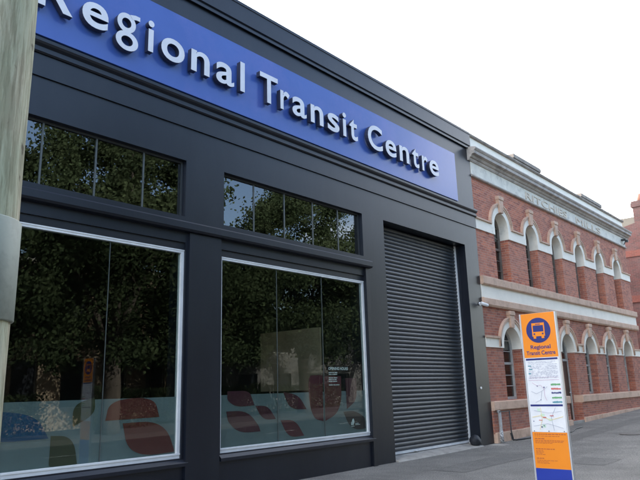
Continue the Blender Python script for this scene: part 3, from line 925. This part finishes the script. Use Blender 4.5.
# CCTV camera at the end of the dark wall
cc = empty('security_camera', (16.28, -0.0, 3.80), 'small white security camera bracketed to the end of the charcoal wall', 'camera')
M_wp = mat('white_plastic', (0.72, 0.73, 0.74), 0.35)
bm = bmesh.new(); tube(bm, [(0, -0.001, 0.02), (0, -0.03, 0.02)], 0.05, 14); tube(bm, [(0, -0.03, 0.02), (0.02, -0.10, 0.0)], 0.018, 8); link('bracket', bm, M_wp, cc)
bm = bmesh.new(); tube(bm, [(-0.10, -0.10, 0.02), (-0.09, -.105, 0.02), (0.14, -0.17, -0.03), (0.15, -.173, -.032)], [0.03, 0.048, 0.048, 0.042], 14); link('housing', bm, M_wp, cc)
bm = bmesh.new(); tube(bm, [(0.151, -0.174, -0.0325), (0.16, -0.177, -0.034)], 0.036, 14); link('lens', bm, M_seal, cc)

# ================================================================== neighbour brick building with chimneys, cream building far off
nb = empty('brick_warehouse', (36, 0, 0), 'weathered red brick warehouse end wall with chimneys beyond the mill', 'building')
def PN(o):
    o.location = o.location - nb.location
    return o
bm = bmesh.new()
prism = [(-0.6, 9.95), (0.25, 9.95), (1.3, 9.72), (8, 8.2), (12, 8.2), (12, -0.3), (-0.6, -0.3)]
prism_x(bm, prism, 36, 50)
PN(link('wall', bm, M_brick_side, nb))
bm = bmesh.new()
for zz in (8.05, 5.6): box(bm, 35.95, 36.0 - .001, -0.6, 8, zz, zz + 0.35)
PN(link('brick_band', bm, brick_mat('orange_brick', (0.26, 0.07, 0.05), (0.20, 0.06, 0.045), (0.22, 0.13, 0.11), (0.25, 0.12, 0.09)), nb))
def chimney(x, y, zt):
    bm = bmesh.new()
    box(bm, x, x + 1.0, y - .5, y + .02, 9.4, zt)
    box(bm, x - .07, x + 1.07, y - .57, y + .09, zt + .001, zt + .22)
    box(bm, x - .03, x + 1.03, y - .53, y + .05, zt + .221, zt + .34)
    c_ = PN(link('chimney', bm, M_brick_side, nb))
    bm = bmesh.new(); tube(bm, [(x + .3, y - .35, zt + .34), (x + .3, y - .35, zt + .75)], [0.16, 0.13], 12); link('chimney_pot', bm, mat('terracotta', (0.35, 0.17, 0.12), 0.8), c_)
chimney(36.02, 0.52, 10.75)
# low cream edging at the far end of the footpath
tag(bx('edging', (28.0, 33.5, -0.80, -0.70, 0.2, 0.45), mat('cream_edging', (0.62, 0.55, 0.38), 0.7, (0.5, 0.45, 0.33), 4)), 'low cream painted edging strip on the footpath beside the mill', 'edging')
cr = empty('cream_office_block', (60, 0, 0), 'distant cream tower block with rooftop rails above the brick mill parapet', 'building')
M_creamw = mat('cream_render', (0.22, 0.195, 0.16), 0.8, (0.19, 0.17, 0.14), 0.5)
bm = bmesh.new(); box(bm, 0, 14, 4, 14, -0.3, 15.1); link('wall', bm, M_creamw, cr)
bm = bmesh.new(); box(bm, -.3, 14.3, 3.7, 14.3, 15.101, 15.9); link('roof_slab', bm, M_creamw, cr)
bm = bmesh.new()
for i in range(9): tube(bm, [(0.2, 4.2 + i * 1.1, 15.9), (0.2, 4.2 + i * 1.1, 17.3)], 0.04, 6)
for zz in (16.6, 17.3): tube(bm, [(0.2, 4.2, zz), (0.2, 13, zz)], 0.035, 6)
link('roof_rail', bm, mat('rail_paint', (0.25, 0.24, 0.22), 0.5), cr)
for k in range(4):
    for j in range(3):
        bm = bmesh.new(); box(bm, -0.03, -0.002, 5 + j * 3, 6.6 + j * 3, 2.5 + k * 3.2, 4.2 + k * 3.2); link('window', bm, M_seal, cr)

# ================================================================== bus stop sign
SX = 7.446
stop = empty('bus_stop_sign', (SX, -5.28, gz(SX)), 'tall narrow orange and blue bus stop panel on the footpath with timetables and bus symbol', 'sign')
def PB(o):
    o.location = o.location - stop.location
    return o
Y0, Y1 = -5.475, -5.062           # right (near) and left (far) edge of the face
M_or = mat('sign_orange', (0.80, 0.245, 0.012), 0.35, (0.76, 0.23, 0.011), 2)
M_navy = mat('sign_navy', (0.012, 0.022, 0.16), 0.35)
M_royal = mat('sign_royal_blue', (0.012, 0.035, 0.30), 0.35, (0.016, 0.042, 0.33), 3)
M_paper = mat('paper', (0.74, 0.75, 0.78), 0.4, (0.66, 0.68, 0.72), 6)
M_edge = mat('brushed_aluminium', (0.62, 0.63, 0.66), 0.3, metal=0.5)
bm = bmesh.new(); box(bm, SX + .002, SX + .042, Y0 - .004, Y1 + .004, 0.02, 2.424)
box(bm, SX - .006, SX + .045, Y0 - .018, Y0 - .0045, 0.0, 2.424); box(bm, SX - .006, SX + .045, Y1 + .0045, Y1 + .018, 0.0, 2.424)
PB(link('frame', bm, M_edge, stop))
def panel(name, z0, z1, m_, ya=Y0, yb=Y1, x=SX, th=.0018):
    bm = bmesh.new(); box(bm, x - th, x, ya, yb, z0, z1); return PB(link(name, bm, m_, stop))
panel('header_panel', 1.893, 2.422, M_or)
panel('information_panel', 1.034, 1.891, M_paper)
panel('details_panel', 0.63, 1.032, M_or)
panel('base_panel', 0.03, 0.628, M_royal)
YC = (Y0 + Y1) / 2
def flat(name, polys, m_, x):
    """(y-left-to-right u, z) outlines on the face; u measured from the left edge"""
    bm = bmesh.new()
    for poly in polys:
        a = [bm.verts.new((x, Y1 - u, z)) for u, z in poly]; b = [bm.verts.new((x - .001, Y1 - u, z)) for u, z in poly]
        n = len(poly); bm.faces.new(a); bm.faces.new(b[::-1])
        for i in range(n): bm.faces.new((a[i], b[i], b[(i+1) % n], a[(i+1) % n]))
    return PB(link(name, bm, m_, stop))
def rct(u0, u1, z0, z1): return [(u0, z0), (u1, z0), (u1, z1), (u0, z1)]
cu, cz = 0.205, 2.215
flat('bus_roundel', [[(cu + .150 * math.cos(a * math.pi / 32), cz + .150 * math.sin(a * math.pi / 32)) for a in range(64)]], M_navy, SX - .0025)
X2 = SX - .0040
bw = 0.078
flat('bus_symbol', [rct(cu - bw, cu + bw, cz + .058, cz + .088), rct(cu - bw, cu - bw + .014, cz - .018, cz + .058), rct(cu + bw - .014, cu + bw, cz - .018, cz + .058),
                    rct(cu - bw, cu + bw, cz - .072, cz - .018), rct(cu - bw + .012, cu - .034, cz - .098, cz - .072), rct(cu + .034, cu + bw - .012, cz - .098, cz - .072)], M_or, X2)
flat('bus_symbol_detail', [rct(cu - .03, cu + .03, cz + .068, cz + .076), rct(cu - .062, cu - .042, cz - .052, cz - .034), rct(cu + .042, cu + .062, cz - .052, cz - .034)], M_navy, X2 - .0015)
for txt, z, wd in (('Regional', 1.995, .245), ('Transit Centre', 1.925, .355)):
    o = text_obj('heading', txt, (0, 0, 0), MX, M_navy, stop, 0.066, 0.0012, 0.001, width=wd)
    o.data.transform(Matrix.Translation((SX - .003, YC + wd / 2, z))); PB(o)
# timetable block
for za in (1.862, 1.325): flat('title_bar', [rct(.012, .400, za, za + .022)], M_navy, SX - .0025)
M_grey = mat('print_grey', (0.40, 0.42, 0.52), 0.6)
M_mauve = mat('print_mauve', (0.55, 0.36, 0.50), 0.6)
M_green = mat('print_green', (0.10, 0.34, 0.12), 0.6)
M_teal = mat('print_teal', (0.05, 0.25, 0.32), 0.6)
M_red = mat('print_red', (0.55, 0.10, 0.08), 0.6)
M_yel = mat('print_yellow', (0.75, 0.62, 0.30), 0.6)
M_mint = mat('print_mint', (0.52, 0.68, 0.55), 0.6)
random.seed(21)
X3 = SX - .0025
rows = []
z = 1.845
while z > 1.64:
    u = .03 + random.uniform(0, .01)
    while u < .37:
        w_ = random.uniform(.010, .035)
        if random.random() < .8: rows.append(rct(u, min(u + w_, .385), z - .005, z))
        u += w_ + .008
    z -= random.choice((.012, .012, .02))
flat('timetable_print', rows, M_grey, X3)
flat('timetable_key', [rct(.03, .07, 1.79, 1.80), rct(.04, .08, 1.75, 1.76), rct(.03, .06, 1.70, 1.712)], M_teal, X3 - .0015)
flat('timetable_rule', [rct(.02, .39, 1.625, 1.629), rct(.02, .39, 1.655, 1.657)], M_mauve, X3)
def route(pts, w_=.004):
    res = []
    for (a, b), (c, d) in zip(pts[:-1], pts[1:]):
        v = Vector((c - a, d - b)); n_ = Vector((-v.y, v.x)).normalized() * w_ / 2
        res.append([(a - n_.x, b - n_.y), (c - n_.x, d - n_.y), (c + n_.x, d + n_.y), (a + n_.x, b + n_.y)])
    return res
flat('route_lines', route([(.06, 1.60), (.12, 1.56), (.16, 1.57), (.20, 1.52), (.20, 1.44), (.22, 1.39)]), M_mauve, X3)
flat('route_lines', route([(.04, 1.50), (.10, 1.47), (.17, 1.50), (.24, 1.55)]) + route([(.17, 1.50), (.15, 1.40), (.08, 1.37)]), M_grey, X3 - .0012)
flat('route_stops', [rct(.195, .207, 1.535, 1.55), rct(.115, .125, 1.555, 1.565), rct(.145, .153, 1.396, 1.404)], M_navy, X3 - .0026)
for k, (z, mm) in enumerate(((1.575, M_green), (1.525, M_red), (1.48, M_navy), (1.425, M_green), (1.375, M_teal))):
    pts = []
    u = .285
    while u < .385:
        pts.append(rct(u, u + .014, z - random.uniform(.010, .014), z + random.uniform(.004, .010))); u += .0165
    flat('route_label', pts, mm, X3)
# city map
random.seed(8)
polys = []
for i in range(9):
    u, z = random.uniform(.02, .32), random.uniform(1.06, 1.28)
    polys.append(rct(u, u + random.uniform(.03, .07), z, z + random.uniform(.015, .035)))
for k, p in enumerate(polys): pass
for k in (0, 2, 5, 7): flat('map_park', [polys[k]], M_mint, X3 - .0002)
flat('map_streets', route([(.02, 1.20), (.12, 1.22), (.24, 1.17), (.39, 1.21)], .006) + route([(.10, 1.06), (.14, 1.18), (.13, 1.31)], .005), M_yel, X3 - .0016)
flat('map_streets', route([(.03, 1.10), (.20, 1.13), (.38, 1.08)], .004) + route([(.27, 1.05), (.25, 1.2), (.31, 1.31)], .004) + route([(.05, 1.28), (.22, 1.25), (.38, 1.27)], .003), M_grey, X3 - .0030)
flat('map_symbols', [rct(.15, .19, 1.195, 1.205), rct(.235, .28, 1.215, 1.223), rct(.10, .14, 1.165, 1.172)], M_red, X3 - .0044)
flat('map_pins', [rct(.12, .135, 1.085, 1.098), rct(.15, .162, 1.10, 1.11), rct(.03, .04, 1.15, 1.16)], M_navy, X3 - .0044)
flat('fixing_screws', [[(u + .006 * math.cos(a), 1.045 + .006 * math.sin(a)) for a in [i * math.pi / 4 for i in range(8)]] for u in (.03, .205, .385)], M_seal, X3 - .0044)
# details text on the lower orange panel
random.seed(4)
rows = []
for z, full, big in ((1.005, .36, 1), (.985, .30, 0), (.955, .10, 1), (.935, .34, 0), (.921, .33, 0), (.907, .18, 0), (.87, .0, 0), (.84, .2, 1), (.822, .07, 0), (.808, .09, 0), (.794, .07, 0), (.78, .1, 0), (.735, .08, 1), (.715, .22, 0), (.70, .12, 0), (.685, .15, 0)):
    u = .025
    while u < .025 + full:
        w_ = random.uniform(.014, .04)
        rows.append(rct(u, u + w_, z, z + (.010 if big else .0055))); u += w_ + .007
M_pb = mat('print_brown', (0.42, 0.10, 0.03), 0.6)
for zl, zh in ((.96, 2), (.9, .96), (.775, .9), (.6, .775)): flat('details_print', [q for q in rows if zl <= q[0][1] < zh], M_pb, X3)
flat('details_rule', [rct(.02, .40, .9435, .9455)], mat('print_brown_rule', (0.6, 0.17, 0.03), 0.6), X3)

# ================================================================== timber utility pole at the left
pole = empty('utility_pole', (0.925, -5.60, 0), 'weathered grey-green timber utility pole with a metal sleeve at the left edge', 'utility pole')
M_wood = bpy.data.materials.new('weathered_timber'); M_wood.use_nodes = True
n = M_wood.node_tree; b = n.nodes['Principled BSDF']; b.inputs['Roughness'].default_value = 0.85
t = n.nodes.new('ShaderNodeTexCoord')
def nz(scale, st, det=6, rough=.6):
    mpn = n.nodes.new('ShaderNodeMapping'); mpn.inputs['Scale'].default_value = st
    ns = n.nodes.new('ShaderNodeTexNoise'); ns.inputs['Scale'].default_value = scale; ns.inputs['Detail'].default_value = det; ns.inputs['Roughness'].default_value = rough
    n.links.new(t.outputs['Object'], mpn.inputs['Vector']); n.links.new(mpn.outputs['Vector'], ns.inputs['Vector']); return ns
def rampn(src, stops):
    rp = n.nodes.new('ShaderNodeValToRGB')
    els = rp.color_ramp.elements
    els[0].position, els[0].color = stops[0][0], (*stops[0][1], 1)
    els[1].position, els[1].color = stops[-1][0], (*stops[-1][1], 1)
    for p, c_ in stops[1:-1]:
        e_ = els.new(p); e_.color = (*c_, 1)
    n.links.new(src, rp.inputs['Fac']); return rp
g1 = nz(9, (1, 1, .12)); g2 = nz(26, (1, 1, .10), 8, .7); g3 = nz(3.5, (1, 1, .35), 6)
base = rampn(g3.outputs['Fac'], [(.35, (.36, .41, .29)), (.5, (.43, .45, .33)), (.65, (.50, .46, .35))])
streak = rampn(g2.outputs['Fac'], [(.44, (.50, .48, .42)), (.56, (1, 1, 1))])
str2 = rampn(g1.outputs['Fac'], [(.32, (.45, .42, .38)), (.44, (1, 1, 1))])
mx1 = n.nodes.new('ShaderNodeMixRGB'); mx1.blend_type = 'MULTIPLY'; mx1.inputs['Fac'].default_value = .62
mx2 = n.nodes.new('ShaderNodeMixRGB'); mx2.blend_type = 'MULTIPLY'; mx2.inputs['Fac'].default_value = .75
n.links.new(base.outputs['Color'], mx1.inputs['Color1']); n.links.new(streak.outputs['Color'], mx1.inputs['Color2'])
n.links.new(mx1.outputs['Color'], mx2.inputs['Color1']); n.links.new(str2.outputs['Color'], mx2.inputs['Color2'])
g4 = nz(70, (1, 1, .06), 4, .7); g5 = nz(11, (1, 1, .9), 3, .5)
fine = rampn(g4.outputs['Fac'], [(.38, (.50, .47, .42)), (.50, (1, 1, 1))])
knots = rampn(g5.outputs['Fac'], [(.27, (.25, .20, .15)), (.33, (1, 1, 1))])
mx3 = n.nodes.new('ShaderNodeMixRGB'); mx3.blend_type = 'MULTIPLY'; mx3.inputs['Fac'].default_value = .55
mx4 = n.nodes.new('ShaderNodeMixRGB'); mx4.blend_type = 'MULTIPLY'; mx4.inputs['Fac'].default_value = .9
n.links.new(mx2.outputs['Color'], mx3.inputs['Color1']); n.links.new(fine.outputs['Color'], mx3.inputs['Color2'])
n.links.new(mx3.outputs['Color'], mx4.inputs['Color1']); n.links.new(knots.outputs['Color'], mx4.inputs['Color2'])
n.links.new(mx4.outputs['Color'], b.inputs['Base Color'])
bp = n.nodes.new('ShaderNodeBump'); bp.inputs['Strength'].default_value = .8; bp.inputs['Distance'].default_value = .01
n.links.new(g2.outputs['Fac'], bp.inputs['Height']); n.links.new(bp.outputs['Normal'], b.inputs['Normal'])
bm = bmesh.new()
seg, rows_ = 64, 340
random.seed(2)
cracks = [(random.uniform(0, 2*math.pi), random.uniform(0, 8), random.uniform(.3, 1.1)) for _ in range(70)]
prev = None
for j in range(rows_ + 1):
    z = 9.5 * j / rows_ - 0.3
    ring = []
    for k in range(seg):
        a = 2 * math.pi * k / seg
        r_ = 0.182 - 0.0022 * z
        r_ += 0.006 * noise.noise(Vector((math.cos(a) * 1.5, math.sin(a) * 1.5, z * 1.2))) + 0.004 * noise.noise(Vector((math.cos(a) * 6, math.sin(a) * 6, z * 1.5)))
        for ca, cz_, cl in cracks:
            if abs(z - cz_) < cl / 2:
                da = abs((a - ca + math.pi) % (2 * math.pi) - math.pi)
                if da < .07: r_ -= 0.007 * (1 - da / .07) * (1 - abs(z - cz_) / (cl / 2))
        ring.append(bm.verts.new((r_ * math.cos(a), r_ * math.sin(a), z)))
    if prev:
        for k in range(seg): bm.faces.new((prev[k], prev[(k+1) % seg], ring[(k+1) % seg], ring[k]))
    prev = ring
bm.faces.new(prev)
link('timber_post', bm, M_wood, pole, smooth=True)
M_sleeve = mat('sleeve_metal', (0.25, 0.285, 0.245), 0.6, (0.21, 0.24, 0.21), 3, bump=0.1, bscale=12, dirt=(0.16, 0.18, 0.155), dscale=6, metal=0.1)
bm = bmesh.new()
inner, prevr = None, None
zs_ = [1.90, 1.905, 2.315, 2.32]
rr_ = [0.186, 0.190, 0.190, 0.186]
rings = [[bm.verts.new((r_ * math.cos(2*math.pi*k/72), r_ * math.sin(2*math.pi*k/72), z)) for k in range(72)] for z, r_ in [(1.90, .178)] + list(zip(zs_, rr_)) + [(2.32, .178)]]
for p, q in zip(rings[:-1], rings[1:]):
    for k in range(72): bm.faces.new((p[k], p[(k+1) % 72], q[(k+1) % 72], q[k]))
link('metal_sleeve', bm, M_sleeve, pole, smooth=True)
bm = bmesh.new(); box(bm, -1.1, 1.1, -0.30, -0.19, 8.2, 8.32); 
for xx in (-1, -.4, .4, 1): tube(bm, [(xx, -.245, 8.32), (xx, -.245, 8.5)], .04, 8)
link('crossarm', bm, M_wood, pole)

# ================================================================== across the street (seen mirrored in the glass)
M_bark = mat('bark', (0.055, 0.042, 0.032), 0.9, (0.085, 0.068, 0.052), 6, bump=0.6, stretch=(1, 1, .3))
def leaf_mat(name, c1, c2):
    M_ = mat(name, c1, 0.9, c2, 0.9, lo=.4, hi=.6, spec=.1)
    return M_
M_leafA = leaf_mat('leaves_dark', (0.034, 0.050, 0.022), (0.050, 0.066, 0.030))
M_leafB = leaf_mat('leaves_mid', (0.024, 0.038, 0.012), (0.046, 0.062, 0.022))
def street_tree(x, y, height, spread, seed, label, m_, fork=3.0, trunk=.34, nl=15000, bottom=2.7):
    rnd = random.Random(seed)
    z0 = gz(x)
    t_ = empty('street_tree', (x, y, z0), label, 'tree', 'trees across the street')
    bm = bmesh.new()
    tube(bm, [(0, 0, -0.2), (0.02, 0, .5), (.05, .05, fork * .6), (0, 0, fork)], [trunk * 1.35, trunk * 1.05, trunk * .92, trunk * .9], 12)
    tips = []
    nb_ = 6
    for i in range(nb_):
        a = 2 * math.pi * i / nb_ + rnd.uniform(-.4, .4)
        out_ = spread * rnd.uniform(.45, .75); hh = height * rnd.uniform(.55, .88)
        p0 = Vector((0, 0, fork - .15)); p3 = Vector((math.cos(a) * out_, math.sin(a) * out_, hh))
        p1 = p0 + Vector((math.cos(a) * out_ * .25, math.sin(a) * out_ * .25, (hh - fork) * .35))
        p2 = p0.lerp(p3, .68) + Vector((rnd.uniform(-.4, .4), rnd.uniform(-.4, .4), .2))
        tube(bm, [p0, p1, p2, p3], [trunk * .6, trunk * .42, trunk * .22, trunk * .06], 8)
        for q in range(5):
            s = p1.lerp(p3, rnd.uniform(.1, .8)); e = s + Vector((rnd.uniform(-1, 1), rnd.uniform(-1, 1), rnd.uniform(-.1, .9))) * spread * .42
            e.z = max(e.z, bottom)
            tube(bm, [s, s.lerp(e, .5) + Vector((0, 0, .15)), e], [trunk * .18, trunk * .12, trunk * .03], 6)
            tips.append(e)
        tips.append(p3)
    link('trunk', bm, M_bark, t_)
    # leaf clumps gathered round branch tips and spread through an uneven crown
    clumps = []
    for tp in tips: clumps.append((tp, rnd.uniform(.7, 1.25)))
    for _ in range(120):
        a = rnd.uniform(0, 2 * math.pi); u = rnd.uniform(0, 1); 
        rr = spread * math.sqrt(rnd.random()); hz = bottom + .4 + (height - bottom) * rnd.random()
        k = (hz - bottom) / (height - bottom)
        lim = spread * math.sqrt(max(0.05, 1 - (2 * k - .85) ** 2 / 1.4)) * (1 + .25 * noise.noise(Vector((math.cos(a) * 1.5, math.sin(a) * 1.5, hz * .4 + seed))))
        rr = min(rr, lim)
        clumps.append((Vector((math.cos(a) * rr, math.sin(a) * rr, hz)), rnd.uniform(.55, 1.15)))
    vs, fs = [], []
    for _ in range(nl):
        c_, r_ = rnd.choice(clumps)
        d = Vector((rnd.gauss(0, 1), rnd.gauss(0, 1), rnd.gauss(0, .75)))
        p = c_ + d * r_ * .48
        if p.z < bottom - .5: continue
        s = rnd.uniform(.07, .12)
        n1 = Vector((rnd.uniform(-1, 1), rnd.uniform(-1, 1), rnd.uniform(-1, 1))).normalized()
        n2 = n1.orthogonal().normalized()
        i0 = len(vs)
        vs += [p - n1 * s, p + n2 * s * .55, p + n1 * s, p - n2 * s * .55]
        fs.append((i0, i0 + 1, i0 + 2, i0 + 3))
    me = bpy.data.meshes.new('crown'); me.from_pydata([tuple(v) for v in vs], [], fs); me.materials.append(m_)
    o = bpy.data.objects.new('crown', me); C.objects.link(o); o.parent = t_
street_tree(14.6, -16.6, 13.8, 5.2, 1, 'broad dark green street tree with forked trunk opposite the left shop window', M_leafA, fork=3.2, trunk=.42, nl=85000)
street_tree(27.2, -17.0, 12.6, 4.7, 2, 'dense dark street tree opposite the shutter, second along the far kerb', M_leafA, nl=85000)
street_tree(38.5, -17.0, 13.0, 5.2, 3, 'mid green street tree farthest to the right across the street', M_leafB, nl=38000)
street_tree(20.9, -17.6, 9.2, 3.6, 6, 'lower round dark street tree filling the gap between the two tall ones', M_leafA, trunk=.24, nl=38000)
street_tree(3.5, -17.2, 10.5, 4.2, 4, 'smaller mid green street tree across the street at the left', M_leafB, trunk=.28, nl=38000)

M_r1 = mat('render_warm', (0.36, 0.27, 0.18), 0.8, (0.26, 0.20, 0.14), 1)
M_r2 = mat('render_grey', (0.10, 0.095, 0.09), 0.8, (0.13, 0.12, 0.11), 1)
def far_building(x0, x1, y0, h, m_, label, nw, nf, name):
    b_ = empty(name, (x0, y0, 0), label, 'building')
    W_ = x1 - x0; fh = (h - 0.8) / nf; cw = W_ / nw
    holes = [(cw * i + cw * .24, cw * i + cw * .76, fh * f + 1.0, fh * f + fh * .82 + .2) for i in range(nw) for f in range(nf)]
    bm = bmesh.new(); grid_wall(bm, 0, W_, -0.3, h, -0.3, 0.0, holes)
    box(bm, 0, W_, -12, -0.301 - .2, -0.3, h - .5)
    link('wall', bm, m_, b_)
    bm = bmesh.new(); prism_x(bm, [(0.001, h - .5), (.25, h - .4), (.3, h - .2), (.001, h - .15)], -0.15, W_ + .15); link('cornice', bm, M_white, b_)
    for hx in holes:
        bm = bmesh.new(); t = .05
        box(bm, hx[0], hx[1], -.24, -.18, hx[2], hx[2] + t); box(bm, hx[0], hx[1], -.24, -.18, hx[3] - t, hx[3]); box(bm, hx[0], hx[0] + t, -.24, -.18, hx[2] + t, hx[3] - t); box(bm, hx[1] - t, hx[1], -.24, -.18, hx[2] + t, hx[3] - t)
        w_ = link('window', bm, M_winframe, b_)
        bm = bmesh.new(); box(bm, hx[0] + t, hx[1] - t, -.22, -.21, hx[2] + t, hx[3] - t); link('pane', bm, mat_dark, w_)
mat_dark = mat('dark_window', (0.02, 0.022, 0.026), 0.1)
far_building(-12, 9.5, -21.6, 7.5, M_r2, 'grey rendered two-storey building across the street at the left', 6, 2, 'terrace_building')
far_building(9.8, 22, -22.4, 8.5, M_r1, 'warm cream two-storey building behind the broad street tree', 5, 2, 'corner_shop')
far_building(22.4, 44, -21.6, 6.8, M_r2, 'low grey commercial building across the street at the right', 7, 2, 'commercial_building')

# clipped hedging along the far side, added to block bright reflections in the glass
def added_hedge(x0, x1, y, h, label, seed):
    rnd = random.Random(seed)
    t_ = empty('added_hedge', (x0, y, gz(x0)), label, 'added_hedge', 'added hedging across the street')
    vs, fs = [], []
    for _ in range(int((x1 - x0) * 900)):
        p = Vector((rnd.uniform(0, x1 - x0), rnd.uniform(-.45, .45), rnd.uniform(0, h) * 1.0))
        p.z *= 1 + .12 * noise.noise(Vector((p.x * .9, seed, 0)))
        s_ = rnd.uniform(.04, .08)
        n1 = Vector((rnd.uniform(-1, 1), rnd.uniform(-1, 1), rnd.uniform(-1, 1))).normalized(); n2 = n1.orthogonal().normalized()
        i0 = len(vs); vs += [tuple(p - n1 * s_), tuple(p + n2 * s_ * .6), tuple(p + n1 * s_), tuple(p - n2 * s_ * .6)]; fs.append((i0, i0+1, i0+2, i0+3))
    me = bpy.data.meshes.new('foliage'); me.from_pydata(vs, [], fs); me.materials.append(M_leafA)
    o = bpy.data.objects.new('foliage', me); C.objects.link(o); o.parent = t_
    bm = bmesh.new()
    for i in range(int((x1 - x0) / .5)): tube(bm, [(.25 + i * .5, 0, 0), (.28 + i * .5, .03, h * .8)], [.02, .01], 5)
    o = link('stem', bm, M_bark, t_); o['kind'] = 'stuff'
added_hedge(2, 13, -19.2, 1.7, 'dark clipped hedging added across the street to mute reflections in the left shop window', 3)
added_hedge(15, 33, -19.2, 1.9, 'longer dark hedging added across the street opposite the shutter to mute window reflections', 5)
# board standing inside the right shop window
tag(bx('display_board', (10.50, 10.55, 0.98, 2.9, 1.57, 2.94), M_board), 'beige display board standing inside the right shop window', 'board')
